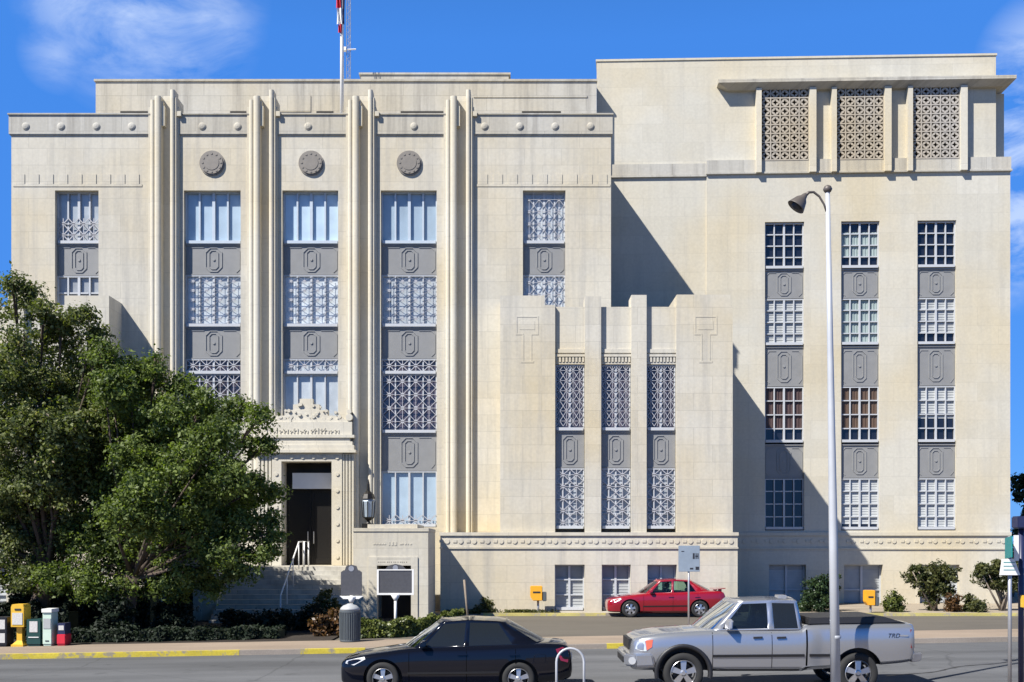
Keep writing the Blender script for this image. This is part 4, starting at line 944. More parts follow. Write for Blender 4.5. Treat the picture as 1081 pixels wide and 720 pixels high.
for i, (px, py, Y, r, mt, lab) in enumerate((
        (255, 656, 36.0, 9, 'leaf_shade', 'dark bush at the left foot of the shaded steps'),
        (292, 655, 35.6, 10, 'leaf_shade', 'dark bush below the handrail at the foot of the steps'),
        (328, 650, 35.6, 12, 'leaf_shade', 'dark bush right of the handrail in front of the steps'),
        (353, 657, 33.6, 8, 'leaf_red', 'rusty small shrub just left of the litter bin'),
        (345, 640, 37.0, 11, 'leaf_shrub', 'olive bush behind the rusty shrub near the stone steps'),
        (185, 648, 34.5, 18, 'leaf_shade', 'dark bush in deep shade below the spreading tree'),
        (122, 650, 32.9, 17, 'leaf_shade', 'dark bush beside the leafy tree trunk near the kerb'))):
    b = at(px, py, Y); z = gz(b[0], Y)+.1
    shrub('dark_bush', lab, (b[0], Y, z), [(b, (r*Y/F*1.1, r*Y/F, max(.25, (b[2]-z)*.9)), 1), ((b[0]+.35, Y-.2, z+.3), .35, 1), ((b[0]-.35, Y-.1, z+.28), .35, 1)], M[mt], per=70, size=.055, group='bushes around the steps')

# ------------------------------------------------------------------ vehicles (nose towards -X, near side at -Y)
def pchip(xs, ys, x):
    xs, ys = np.array(xs, float), np.array(ys, float); h = np.diff(xs); d = np.diff(ys)/h; m = np.zeros(len(xs))
    for i in range(1, len(xs)-1):
        if d[i-1]*d[i] > 0:
            w1, w2 = 2*h[i]+h[i-1], h[i]+2*h[i-1]; m[i] = (w1+w2)/(w1/d[i-1]+w2/d[i])
    m[0], m[-1] = d[0], d[-1]
    i = np.clip(np.searchsorted(xs, x)-1, 0, len(h)-1); t = (x-xs[i])/h[i]
    return ((2*t**3-3*t**2+1)*ys[i]+(t**3-2*t**2+t)*h[i]*m[i]+(-2*t**3+3*t**2)*ys[i+1]+(t**3-t**2)*h[i]*m[i+1])
def evaluated_replace(o):
    dg = bpy.context.evaluated_depsgraph_get(); me = bpy.data.meshes.new_from_object(o.evaluated_get(dg)); old = o.data
    o.modifiers.clear(); o.data = me; return o
def car_body(parent, spec, paint):
    xs, zb, zt, hw = zip(*spec['st']); n = 70
    L = xs[-1]; tt = np.linspace(0, 1, n); X = np.unique(np.concatenate([L*(.5-.5*np.cos(np.pi*tt)), np.array(xs)]))
    mb = MB(); ring = None; vs = []
    shape = [(0, 0, 0), (.60, 0, 0), (.86, .015, 0), (.945, .10, 0), (.972, .28, 0), (.992, .45, 0), (1.0, .60, 0), (.992, .76, 0), (.965, .90, 0), (.93, .965, 0), (.86, 1, 0), (.6, 1, .022), (.3, 1, .034), (0, 1, .038)]
    cr = spec.get('crown', 1)
    for x in X:
        a, b, w = pchip(xs, zb, x), pchip(xs, zt, x), pchip(xs, hw, x)
        half = [(-fy*w, a+(b-a)*fz+e*cr) for fy, fz, e in shape]
        full = half+[(-y, z) for y, z in half[-2:0:-1]]
        vs.append([(x, y, z) for y, z in full])
    k = len(vs[0]); V = [p for r in vs for p in r]; Fc = []
    for i in range(len(vs)-1):
        for j in range(k): Fc.append((i*k+j, i*k+(j+1) % k, (i+1)*k+(j+1) % k, (i+1)*k+j))
    Fc += [tuple(range(k)), tuple(range((len(vs)-1)*k, len(vs)*k))]
    mb.add(V, Fc); body = mb.build('body', [paint, M['black_trim']], parent, smooth=True)
    cut = MB(); Wd = max(hw)
    for wx in spec['wheels']:
        for sg in (-1, 1):
            a, b = sorted((sg*(Wd+.1), sg*(Wd-.30))); r = spec['r']+spec.get('gap', .065)
            cut.lathe([(r, a), (r, b)], 40, (wx, 0, spec['r']+.0), 'y')
    co = cut.build('cutter', M['black_trim'], parent)
    mod = body.modifiers.new('b', 'BOOLEAN'); mod.operation = 'DIFFERENCE'; mod.object = co; mod.solver = 'EXACT'
    try: mod.material_mode = 'TRANSFER'
    except Exception: pass
    bpy.context.view_layer.update(); evaluated_replace(body); bpy.data.objects.remove(co)
    me = body.data; Rw = spec['r']+spec.get('gap', .065)
    for pg in me.polygons:
        if any(max(math.hypot(me.vertices[i].co.x-wx, me.vertices[i].co.z-spec['r']) for i in pg.vertices) < Rw*1.01 for wx in spec['wheels']) and abs(pg.center.y) > Wd-.33: pg.material_index = 1
    bm = bmesh.new(); bm.from_mesh(me)
    for e in bm.edges: e.smooth = not (len(e.link_faces) == 2 and e.calc_face_angle(0) > R(38))
    bm.to_mesh(me); bm.free()
    return body
def cabin(parent, spec, paint):
    bl, rl = spec['base'], spec['roof']                      # half loops (near side), same count
    n = len(bl); vl = [0, .06, .3, .6, .90, 1.0]
    glass_seg = spec['glass']                                # {segment index: (name, material)}
    def P(k, v, sg):
        a, b = Vector(bl[k]), Vector(rl[k]); p = a.lerp(b, v); bu = math.sin(math.pi*v)*.022
        q = Vector((p.x+(-.5*bu if k <= 1 else .5*bu if k >= n-2 else 0), p.y-bu if abs(p.y) > .05 else p.y, p.z))
        return (q.x, q.y*sg, q.z)
    fr = MB(); G = {}
    for sg in (1, -1):
        for k in range(n-1):
            for i in range(len(vl)-1):
                quad = [P(k, vl[i], sg), P(k+1, vl[i], sg), P(k+1, vl[i+1], sg), P(k, vl[i+1], sg)]
                if k in glass_seg and 1 <= i <= 3:
                    key = (glass_seg[k][0], 0 if glass_seg[k][2] else sg, glass_seg[k][3])
                    m = G.setdefault(key, (MB(), glass_seg[k][1]))[0]; m.add([(x, y, z-.0) for x, y, z in quad], [(0,1,2,3)])
                else: fr.add(quad, [(0,1,2,3)])
    rows = []
    for k in range(n):
        x, y, z = rl[k]; rows.append([(x, y*(1-2*j/8), z+spec.get('rcrown', .035)*(1-(1-2*j/8)**2)*(1 if 0 < k < n-1 else .6)) for j in range(9)])
    for k in range(n-1):
        fr.add(rows[k]+rows[k+1], [(j, j+1, 9+j+1, 9+j) for j in range(8)])
    c = fr.build('cabin', paint, parent, smooth=True)
    bm = bmesh.new(); bm.from_mesh(c.data); bmesh.ops.remove_doubles(bm, verts=bm.verts, dist=.002); bmesh.ops.recalc_face_normals(bm, faces=bm.faces)
    for e in bm.edges: e.smooth = not (len(e.link_faces) == 2 and e.calc_face_angle(0) > R(32))
    bm.to_mesh(c.data); bm.free()
    md = c.modifiers.new('s', 'SOLIDIFY'); md.thickness = .03; md.offset = -1; bpy.context.view_layer.update(); evaluated_replace(c)
    for (nm, sg, _), (m, mt) in G.items():
        g_ = m.build(nm, mt, parent, smooth=True, fixn=False)
        bm = bmesh.new(); bm.from_mesh(g_.data); bmesh.ops.remove_doubles(bm, verts=bm.verts, dist=.002); bmesh.ops.recalc_face_normals(bm, faces=bm.faces)
        bm.to_mesh(g_.data); bm.free()
    return c
WHEELS = {}
def wheel(parent, x, y, r, w, spokes, side):
    key = (r, w, spokes, side)
    if key in WHEELS:
        c = copy_tree(WHEELS[key], parent); c.location = (x, y, r); return c
    hub = MB(); sg = side
    hub.lathe([(.06, -.02*sg), (.06, .03*sg), (r*.5, .031*sg), (r*.5, .05*sg)], 20, axis='y')
    h = hub.build('wheel', M['black_trim'], parent, smooth=False); h.location = (x, y, r)
    t = MB(); q = w/2
    prof = [(r*.66, -q*.85), (r*.72, -q), (r*.92, -q), (r*.985, -q*.8), (r, -q*.5), (r, q*.5), (r*.985, q*.8), (r*.92, q), (r*.72, q), (r*.66, q*.85)]
    t.lathe(prof, 40, axis='y', cap=False); t.build('tyre', M['rubber'], h, smooth=True)
    m = MB(); o = -q*.80*sg                                   # outer face towards -Y for side=+1
    m.lathe([(r*.665, o+.16*sg), (r*.665, o), (r*.62, o-.012*sg), (r*.58, o+.03*sg), (r*.58, o+.14*sg)], 36, axis='y', cap=False)
    m.lathe([(r*.17, o+.06*sg), (r*.17, o+.0*sg), (r*.10, o-.012*sg), (.002, o-.012*sg)], 16, axis='y', cap=False)
    for k in range(spokes):
        a = 2*math.pi*k/spokes+.3; c, s = math.cos(a), math.sin(a)
        def pt(rr, ww, yy): return (c*rr-s*ww, yy, s*rr+c*ww)
        wi, wo = r*.11, r*.15
        m.hull8([pt(r*.12, -wi, o), pt(r*.12, wi, o), pt(r*.12, wi, o+.05*sg), pt(r*.12, -wi, o+.05*sg)], [pt(r*.61, -wo, o+.012*sg), pt(r*.61, wo, o+.012*sg), pt(r*.61, wo, o+.05*sg), pt(r*.61, -wo, o+.05*sg)])
    m.build('rim', M['alloy'], h)
    WHEELS[key] = h; return h
def patch_on(parent, name, spec, pts, mat, th=.012, sides=(-1, 1), ys=None):
    """panel following the side of the body at the given (x, z) outline"""
    xs, zb, zt, hw = zip(*spec['st'])
    for sg in sides:
        mb = MB(); A, Bq = [], []
        for x, z in pts:
            a, b, w = pchip(xs, zb, x), pchip(xs, zt, x), pchip(xs, hw, x); f = (z-a)/(b-a)
            fy = np.interp(f, [0, .015, .10, .28, .45, .60, .76, .90, .965, 1], [.6, .86, .945, .972, .992, 1, .992, .965, .93, .86])
            y = fy*w; A.append((x, sg*(y+th), z)); Bq.append((x, sg*(y-.03), z))
        mb.hull8(A, Bq); mb.build(name, mat, parent)
def strip_on(parent, name, spec, x0, x1, z0, z1, mat, th=.004, nx=1, nz=1, slope=0):
    xs, zb, zt, hw = zip(*spec['st'])
    for sg in (-1, 1):
        mb = MB(); V = []
        for lay in (th, -.03):
            for i in range(nx+1):
                for j in range(nz+1):
                    x = x0+(x1-x0)*i/nx; z = z0+(z1-z0)*j/nz+slope*(x-x0); a, b, w = pchip(xs, zb, x), pchip(xs, zt, x), pchip(xs, hw, x)
                    fy = np.interp((z-a)/(b-a), [0, .015, .10, .28, .45, .60, .76, .90, .965, 1], [.6, .86, .945, .972, .992, 1, .992, .965, .93, .86])
                    V.append((x, sg*(fy*w+lay), z))
        n1 = (nx+1)*(nz+1); I = lambda i, j, l=0: l*n1+i*(nz+1)+j
        Fq = [(I(i, j), I(i+1, j), I(i+1, j+1), I(i, j+1)) for i in range(nx) for j in range(nz)]
        Fq += [(I(i, q), I(i+1, q), I(i+1, q, 1), I(i, q, 1)) for i in range(nx) for q in (0, nz)]
        Fq += [(I(q, j), I(q, j+1), I(q, j+1, 1), I(q, j, 1)) for j in range(nz) for q in (0, nx)]
        mb.add(V, Fq); mb.build(name, mat, parent)
def seats(parent, xs, hwid, z0, z1):
    for x in xs:
        for y in (-hwid, hwid):
            mb = MB(); mb.hull8([(x-.06, y-.23, z0), (x+.08, y-.23, z0), (x+.08, y+.23, z0), (x-.06, y+.23, z0)], [(x+.06, y-.2, z1), (x+.15, y-.2, z1), (x+.15, y+.2, z1), (x+.06, y+.2, z1)])
            mb.hull8([(x+.06, y-.11, z1+.02), (x+.15, y-.11, z1+.02), (x+.15, y+.11, z1+.02), (x+.06, y+.11, z1+.02)], [(x+.09, y-.1, z1+.18), (x+.16, y-.1, z1+.18), (x+.16, y+.1, z1+.18), (x+.09, y+.1, z1+.18)])
            mb.build('seat', M['seat'], parent, bevel=.015)
def sedan(label, loc, paint, L, hood, roof, glass, spokes, spoiler, glass_roof=False, rz=0):
    t = thing('parked_car', label, 'car', loc, None, rz)
    st = [(0, .28, .50, .50), (.03, .22, .60, .62), (.10, .19, .66, .70), (.25, .18, .715, .775), (.55, .18, .775, .83), (.95, .18, .835, .85), (1.30, .18, .885, .855), (1.7, .17, .915, .86), (2.4, .17, .93, .865), (3.1, .17, .955, .86), (3.6, .19, .975, .85), (3.95, .22, .985, .83), (4.25, .25, .975, .79), (4.42, .28, .94, .73), (4.50, .33, .80, .68), (4.53, .40, .62, .60)]
    k = L/4.53; st = [(a*k, b, c*hood, d) for a, b, c, d in st]
    spec = dict(st=st, wheels=(.86*k, .86*k+2.62), r=.315, crown=.8)
    zt = lambda x: float(pchip([s[0] for s in st], [s[2] for s in st], x))
    car_body(t, spec, paint)
    def bp(x, y, dz=-.02): return (x, -y, zt(x)+dz)
    base = [bp(1.18*k, .0, .02), bp(1.26*k, .40, 0), bp(1.42*k, .70), bp(1.62*k, .765), bp(2.42*k, .78), bp(2.52*k, .78), bp(3.38*k, .765), bp(3.88*k, .66, 0), bp(3.98*k, .36, .02), bp(4.02*k, 0, .03)]
    roofl = [(1.93*k, 0, roof-.045), (1.95*k, -.32, roof-.05), (2.0*k, -.535, roof-.065), (2.08*k, -.575, roof-.065), (2.46*k, -.595, roof-.035), (2.54*k, -.595, roof-.033), (3.06*k, -.575, roof-.055), (3.22*k, -.52, roof-.085), (3.26*k, -.3, roof-.065), (3.27*k, 0, roof-.06)]
    gw, gs = glass
    cabin(t, dict(base=base, roof=roofl, rcrown=.04, glass={0: ('windshield', gw, True, 0), 1: ('windshield', gw, True, 0), 3: ('side_window', gs, False, 0), 5: ('side_window', gs, False, 1), 7: ('rear_window', gw, True, 2), 8: ('rear_window', gw, True, 2)}), paint)
    seats(t, (2.25*k, 3.1*k), .34, .75, 1.08)
    mb = MB(); mb.box(1.5*k, 3.7*k, -.62, .62, zt(2.5*k)-.05, zt(2.5*k)+.045); mb.build('interior_slab', M['black_trim'], t)  # dark slab added over the body deck in place of an interior
    for x in spec['wheels']:
        for sg in (1, -1): wheel(t, x, -sg*(.86-.105), .315, .2, spokes, sg)
    patch_on(t, 'headlight', spec, [(.12, .60*hood), (.30, .57*hood), (.52, .69*hood), (.50, .735*hood), (.28, .69*hood), (.14, .65*hood)], M['lamp_clear'])
    patch_on(t, 'tail_light', spec, [(4.30*k, .66*hood), (4.44*k, .62*hood), (4.46*k, .86*hood), (4.34*k, .92*hood), (4.2*k, .88*hood)], M['lamp_red'])
    strip_on(t, 'side_moulding', spec, 1.34*k, 3.10*k, .40, .44, M['black_trim'], th=.010, nx=10, slope=.012)
    for x in (2.30*k, 3.30*k): patch_on(t, 'door_handle', spec, [(x, .77*hood), (x+.19, .775*hood), (x+.19, .80*hood), (x, .795*hood)], paint, th=.03)
    for x in (1.36*k, 2.47*k, 3.42*k)[:3 if paint != M['silver_paint'] else 2]: strip_on(t, 'door_seam', spec, x, x+.009, .25, .885*hood, M['seam'], th=.003, nz=12)
    for sg in (-1, 1):
        mb = MB(); mb.hull8([(1.55*k, sg*.80, .93*hood), (1.70*k, sg*.80, .93*hood), (1.70*k, sg*.97, .94*hood), (1.57*k, sg*.97, .94*hood)], [(1.58*k, sg*.80, .93*hood+.12), (1.71*k, sg*.80, .93*hood+.13), (1.71*k, sg*.96, .93*hood+.13), (1.62*k, sg*.96, .93*hood+.10)])
        mb.build('side_mirror', paint, t, bevel=.02)
    mb = MB(); mb.box(.005, .1, -.45, .45, .33, .47); mb.build('grille', M['black_trim'], t)
    mb = MB(); mb.box(4.5*k, 4.55*k, -.16, .16, .62, .74); mb.build('licence_plate', M['white_paint'], t)
    if spoiler:
        mb = MB(); z = zt(4.3*k); mb.hull8([(4.12*k, -.62, z+.07), (4.50*k, -.62, z+.10), (4.50*k, .62, z+.10), (4.12*k, .62, z+.07)], [(4.14*k, -.62, z+.095), (4.52*k, -.62, z+.135), (4.52*k, .62, z+.135), (4.14*k, .62, z+.095)])
        for y in (-.5, .5): mb.box(4.25*k, 4.38*k, y-.03, y+.03, z-.03, z+.085)
        mb.build('spoiler', paint, t)
    return t
YN = 21.0
sedan('black sedan with dark tinted windows on the near side of the street', (sX(359.5, F/YN)-.05, YN+.86, gz(-1, 21)), M['black_paint'], 4.53, 1.0, 1.47, (M['g_mid'], M['g_dark']), 5, False)
YR = 41.0
red = sedan('shiny red sedan with a rear spoiler parked close to the podium wall', (sX(641, F/YR)+.02, YR+.0+.86-.86*.0, .11), M['red_paint'], 4.5, 1.0, 1.45, (M['g_clear'], M['g_clear']), 6, True)

def pickup(label, loc):
    t = thing('pickup_truck', label, 'pickup truck', loc)
    st = [(0, .50, .72, .60), (.04, .44, .93, .72), (.10, .42, 1.02, .80), (.22, .42, 1.07, .87), (.5, .42, 1.12, .915), (.9, .42, 1.16, .935), (1.35, .41, 1.185, .945), (1.8, .40, 1.205, .95), (2.4, .40, 1.21, .95), (3.0, .40, 1.215, .95), (3.28, .40, 1.23, .95), (3.34, .42, 1.28, .95), (3.6, .44, 1.30, .95), (4.4, .50, 1.31, .95), (5.0, .54, 1.32, .95), (5.32, .58, 1.32, .935), (5.40, .60, 1.31, .91), (5.43, .64, 1.26, .86)]
    wb = 3.33
    spec = dict(st=st, wheels=(1.0, 1.0+wb), r=.385, crown=.7, gap=.10)
    zt = lambda x: float(pchip([s[0] for s in st], [s[2] for s in st], x))
    p = M['silver_paint']; car_body(t, spec, p)
    def bp(x, y, dz=-.015): return (x, -y, min(1.20, zt(x)+dz))
    base = [bp(1.30, 0, .02), bp(1.36, .45, .0), bp(1.55, .80), bp(1.72, .875), bp(2.62, .885), bp(2.74, .885), bp(3.20, .885), bp(3.30, .84), bp(3.31, .4), bp(3.31, 0)]
    rz = 1.80
    roofl = [(2.02, 0, rz-.03), (2.04, -.40, rz-.035), (2.09, -.66, rz-.05), (2.20, -.715, rz-.05), (2.62, -.735, rz-.03), (2.72, -.735, rz-.028), (3.14, -.73, rz-.035), (3.22, -.68, rz-.05), (3.24, -.38, rz-.03), (3.24, 0, rz-.03)]
    cabin(t, dict(base=base, roof=roofl, rcrown=.035, glass={0: ('windshield', M['g_clear'], True, 0), 1: ('windshield', M['g_clear'], True, 0), 3: ('side_window', M['g_mid'], False, 0), 5: ('side_window', M['g_dark'], False, 1), 7: ('rear_window', M['g_dark'], True, 2), 8: ('rear_window', M['g_dark'], True, 2)}), p)
    seats(t, (2.5,), .40, .95, 1.38)
    mb = MB(); mb.box(1.65, 3.2, -.75, .75, 1.15, 1.262); mb.build('interior_slab', M['black_trim'], t)  # dark slab added to cover the deck inside the cab
    for x in spec['wheels']:
        for sg in (1, -1): wheel(t, x, -sg*(.95-.125), .385, .25, 5, sg)
    # bed: rails, dark cover, cab gap
    mb = MB(); mb.hull8([(3.40, -.84, 1.30), (5.30, -.82, 1.33), (5.30, .82, 1.33), (3.40, .84, 1.30)], [(3.44, -.80, 1.43), (4.85, -.78, 1.46), (4.85, .78, 1.46), (3.44, .80, 1.43)])
    mb.build('bed_cover', M['black_trim'], t, bevel=.02)
    strip_on(t, 'bed_gap', spec, 3.335, 3.365, .46, 1.26, M['seam'], th=.004, nz=12)
    for x in (1.55, 2.68): strip_on(t, 'door_seam', spec, x, x+.011, .48, 1.16, M['seam'], th=.003, nz=12)
    strip_on(t, 'side_moulding', spec, 1.56, 3.30, .685, .735, M['black_trim'], th=.016, nx=8, slope=.008)
    strip_on(t, 'rocker_panel', spec, 1.56, 3.75, .43, .50, M['black_trim'], th=.006, nx=8)
    strip_on(t, 'side_moulding', spec, 3.40, 3.80, .70, .75, M['black_trim'], th=.016, nx=3)
    for x in (2.33, 2.78): patch_on(t, 'door_handle', spec, [(x, 1.045), (x+.17, 1.05), (x+.17, 1.085), (x, 1.08)], M['black_trim'], th=.03)
    patch_on(t, 'headlight', spec, [(.09, .84), (.20, .80), (.30, .80), (.27, 1.0), (.13, .97)], M['lamp_clear'], th=.015)
    patch_on(t, 'indicator', spec, [(.305, .82), (.40, .88), (.42, 1.02), (.28, 1.0)], M['lamp_amber'], th=.012)
    patch_on(t, 'tail_light', spec, [(5.34, .86), (5.425, .87), (5.42, 1.20), (5.33, 1.22)], M['lamp_red'], th=.015)
    mb = MB(); mb.box(-.005, .13, -.52, .52, .80, 1.0); mb.build('grille', M['black_trim'], t)
    mb = MB(); mb.hull8([(-.10, -.70, .50), (.10, -.93, .50), (.45, -.955, .52), (.45, .955, .52), (.10, .93, .50), (-.10, .70, .50)], [(-.11, -.70, .74), (.08, -.94, .74), (.40, -.96, .76), (.40, .96, .76), (.08, .94, .74), (-.11, .70, .74)]); mb.build('front_bumper', p, t, bevel=.03)
    mb = MB(); mb.box(-.118, -.09, -.55, .55, .55, .66); mb.build('bumper_grille', M['black_trim'], t)
    for sg in (-1, 1):
        mb = MB(); mb.disc(.02, .62, .07, *sorted((sg*.86, sg*.945)), 14); mb.build('fog_lamp', M['lamp_clear'], t)
    mb = MB(); mb.hull8([(5.38, -.86, .58), (5.58, -.80, .60), (5.58, .80, .60), (5.38, .86, .58)], [(5.38, -.90, .76), (5.60, -.82, .76), (5.60, .82, .76), (5.38, .90, .76)]); mb.build('rear_bumper', M['galv'], t, bevel=.02)
    for x in spec['wheels']:                                 # dark rings round the front wheel openings
        for sg in (-1, 1):
            mb = MB(); n = 22; vs = []
            for k in range(n+1):
                a = math.pi*(-.06+1.12*k/n); c, s = math.cos(a), math.sin(a)
                for rr, yy in ((.475, .86), (.478, .958), (.545, .962), (.56, .93)): vs.append((x+c*rr, sg*yy, .385+s*rr))
            fs = [(4*k+j, 4*k+j+1, 4*k+5+j, 4*k+4+j) for k in range(n) for j in range(3)]
            if x < 2: mb.add(vs, fs); mb.build('wheel_arch', M['black_trim'], t, smooth=True)
    for sg in (-1, 1):
        mb = MB(); mb.hull8([(1.78, sg*.90, 1.22), (1.90, sg*.90, 1.22), (1.90, sg*1.12, 1.23), (1.82, sg*1.12, 1.23)], [(1.80, sg*.92, 1.42), (1.92, sg*.92, 1.42), (1.92, sg*1.10, 1.41), (1.85, sg*1.10, 1.39)]); mb.build('side_mirror', M['galv'], t, bevel=.02)
    mb = MB(); mb.box(3.0, 3.16, -.15, .15, 1.80, 1.835); mb.build('roof_lamp', M['galv'], t)
    # bed side decal
    cu = bpy.data.curves.new('decal', 'FONT'); cu.body = 'TRD'; cu.size = .12; cu.extrude = .001; cu.shear = .3
    oo = bpy.data.objects.new('decal', cu); COL.objects.link(oo); bpy.context.view_layer.update()
    me = bpy.data.meshes.new_from_object(oo.evaluated_get(bpy.context.evaluated_depsgraph_get())); bpy.data.objects.remove(oo)
    me.materials.append(M['black_trim']); d = bpy.data.objects.new('decal', me); COL.objects.link(d); d.parent = t; d.rotation_euler = (R(90), 0, 0); d.location = (4.88, -.948, 1.06)
    mb = MB(); mb.box(5.12, 5.28, -.951, -.944, 1.085, 1.115); mb.build('decal_stripe', M['galv'], t)
    return t
pickup('silver extended-cab pickup truck with a black bed cover beside the lamp post', (sX(657.5, F/20.75)+.16, 20.75+.95, gz(4.7, 21)))

# ------------------------------------------------------------------ street furniture
# street lamp
SL = 57.0; YL = F/SL
bx = sX(882.3, SL); tx = sX(873.7, SL); zt_ = sZ(201, SL); zb_ = gz(bx, YL)+.13
t = thing('street_lamp', 'tall pale street lamp pole with a drooping lamp arm near the pickup', 'street lamp', (bx, YL, zb_))
off = t.location.copy(); mb = MB()
mb.tube([(bx, YL, zb_-.05), (bx+(tx-bx)*.3, YL, zb_+(zt_-zb_)*.3), (bx+(tx-bx)*.7, YL, zb_+(zt_-zb_)*.7), (tx, YL, zt_)], [.092, .080, .056, .040], 20)
mb.lathe([(.13, zb_-.02), (.13, zb_+.04), (.10, zb_+.06), (.092, zb_+.1)], 20, (bx, YL, 0))
zr = zb_+.95; mb.lathe([(.088, zr), (.095, zr+.01), (.095, zr+.05), (.088, zr+.06)], 20, (bx, YL, 0), cap=False)
mb.build('pole', M['pole_paint'], t, smooth=True, off=off)
mb = MB(); mb.lathe([(.01, -.075), (.06, -.05), (.085, 0), (.06, .055), (.01, .08)], 14, (tx, YL, zt_+.02)); mb.build('finial', M['lamp_brown'], t, smooth=True, off=off)
ap = [(873.5, 226), (870, 216), (865, 207.5), (859, 202.8), (854, 203), (849.5, 207)]
mb = MB(); mb.tube([(sX(p, SL), YL-.0, sZ(q, SL)) for p, q in ap], [.02, .02, .022, .024, .028, .035], 8); mb.build('arm', M['lamp_brown'], t, smooth=True, off=off)
hd = Matrix.Translation((sX(849.5, SL), YL, sZ(206.5, SL))) @ Matrix.Rotation(R(38), 4, 'Y') @ Matrix.Scale(.86, 4)
mb = MB(hd); mb.lathe([(.035, .05), (.06, 0), (.075, -.05), (.13, -.12), (.20, -.30), (.205, -.315), (.19, -.31), (.06, -.14)], 20, cap=False)
mb.build('lamp_shade', M['lamp_brown'], t, smooth=True, off=off)
mb = MB(hd); mb.lathe([(.05, -.13), (.12, -.25), (.10, -.33), (.01, -.36)], 16); mb.build('bulb_cover', M['sign_ink'], t, smooth=True, off=off)
# bike rack
SK = 62.0; YK = F/SK; t = thing('bike_rack', 'white inverted U bike rack beside the rear of the black car', 'bike rack', (sX(602, SK), YK, gz(1, 18)+.13))
x0, x1, zt_ = sX(587.5, SK), sX(616.5, SK), sZ(684.5, SK); zb_ = t.location.z
r = (x1-x0)/2; pts = [(x0, YK, zb_-.03), (x0, YK, zt_-r)]
for k in range(1, 12): a = math.pi*(1-k/12); pts.append(((x0+x1)/2+r*math.cos(a), YK, zt_-r+r*math.sin(a)))
pts += [(x1, YK, zt_-r), (x1, YK, zb_-.03)]
mb = MB(); mb.tube(pts, .021, 10); mb.build('hoop', M['pole_paint'], t, smooth=True, off=t.location)
for x in (x0, x1):
    mb = MB(); mb.lathe([(.07, zb_), (.07, zb_+.012), (.03, zb_+.014)], 14, (x, YK, 0)); mb.build('foot_plate', M['galv'], t, off=t.location)
# grey sign across the street
YG = 31.4; sg = F/YG; x = sX(727, sg); z0 = gz(x, YG)+.125
t = thing('street_sign', 'blue-grey rectangular sign on a thin pole in front of the red car', 'sign', (x, YG, z0)); off = t.location
mb = MB(); mb.tube([(x, YG, z0-.05), (x, YG, sZ(577, sg))], .028, 8); mb.build('post', M['galv'], t, smooth=True, off=off)
mb = MB(); a, b = sX(716, sg), sX(738.5, sg); mb.box(a, b, YG-.05, YG-.03, sZ(603.5, sg), sZ(576, sg)); mb.build('sign_panel', M['sign_grey'], t, off=off, bevel=.006)
mb = MB(); yy = YG-.052
for (p, q, c, d) in ((731, 733, 590, 584), (734, 735, 590, 584), (736, 737, 590, 584), (733.6, 736.8, 587.6, 586.6), (728, 731.5, 601, 599.4), (734, 737.6, 601.5, 598.2), (719, 722, 582.4, 581.6)): mb.box(sX(p, sg), sX(q, sg), yy-.003, yy+.003, sZ(c, sg), sZ(d, sg))
mb.build('sign_marks', M['sign_ink'], t, off=off)
# street name sign at right
SN = 58.0; YN2 = F/SN; x = sX(1066, SN); z0 = gz(x, YN2)+.13
t = thing('street_sign', 'sign post at the right edge with teal street name blade over a white panel', 'sign', (x, YN2, z0)); off = t.location
mb = MB(); mb.tube([(x, YN2, z0-.05), (x, YN2, sZ(566, SN))], .035, 10); mb.build('post', M['galv'], t, smooth=True, off=off)
mb = MB(); a = sX(1056.5, SN); b = sX(1070, SN)
mb.hull8([(a, YN2-.42, sZ(588, SN)), (b, YN2+.35, sZ(590, SN)), (b+.02, YN2+.35, sZ(590, SN)), (a+.02, YN2-.42, sZ(588, SN))], [(a, YN2-.42, sZ(566, SN)), (b, YN2+.35, sZ(568, SN)), (b+.02, YN2+.35, sZ(568, SN)), (a+.02, YN2-.42, sZ(566, SN))])
mb.build('name_blade', M['sign_teal'], t, off=off)
mb = MB(); mb.box(sX(1069, SN), sX(1074, SN), YN2-.06, YN2-.04, sZ(592, SN), sZ(565, SN)); mb.build('side_blade', M['white_paint'], t, off=off)
mb = MB(); mb.extrude_xz([(sX(1056, SN), sZ(590, SN)), (sX(1069, SN), sZ(590, SN)), (sX(1075, SN), sZ(607, SN)), (sX(1053.5, SN), sZ(607, SN))], YN2-.075, YN2-.055); mb.build('sign_panel', M['white_paint'], t, off=off)
mb = MB()
for k, (c, d) in enumerate(((594, 593.2), (598, 597.2), (602, 601.2))): mb.box(sX(1057.5, SN), sX(1069.5, SN), YN2-.078, YN2-.0745, sZ(c, SN), sZ(d, SN))
mb.build('sign_marks', M['sign_teal'], t, off=off)
# signal post at the extreme right
x = sX(1086, 58); t = thing('signal_post', 'dark post with a yellow push-button box at the right edge', 'signal post', (x, YN2+.3, gz(x, 20)+.13)); off = t.location
s_ = F/(YN2+.3)
mb = MB(); mb.tube([(x, YN2+.3, off.z-.05), (x, YN2+.3, sZ(556, s_))], .05, 14); mb.build('post', M['box_navy'], t, smooth=True, off=off)
mb = MB(); mb.box(x-.06, x+.10, YN2+.10, YN2+.225, sZ(641, s_), sZ(628, s_)); mb.build('button_box', M['box_yellow'], t, off=off, bevel=.01)
mb = MB(); mb.box(x-.12, x+.17, YN2+.16, YN2+.44, sZ(558, s_), sZ(545, s_)); mb.build('signal_head', M['box_navy'], t, off=off, bevel=.02)

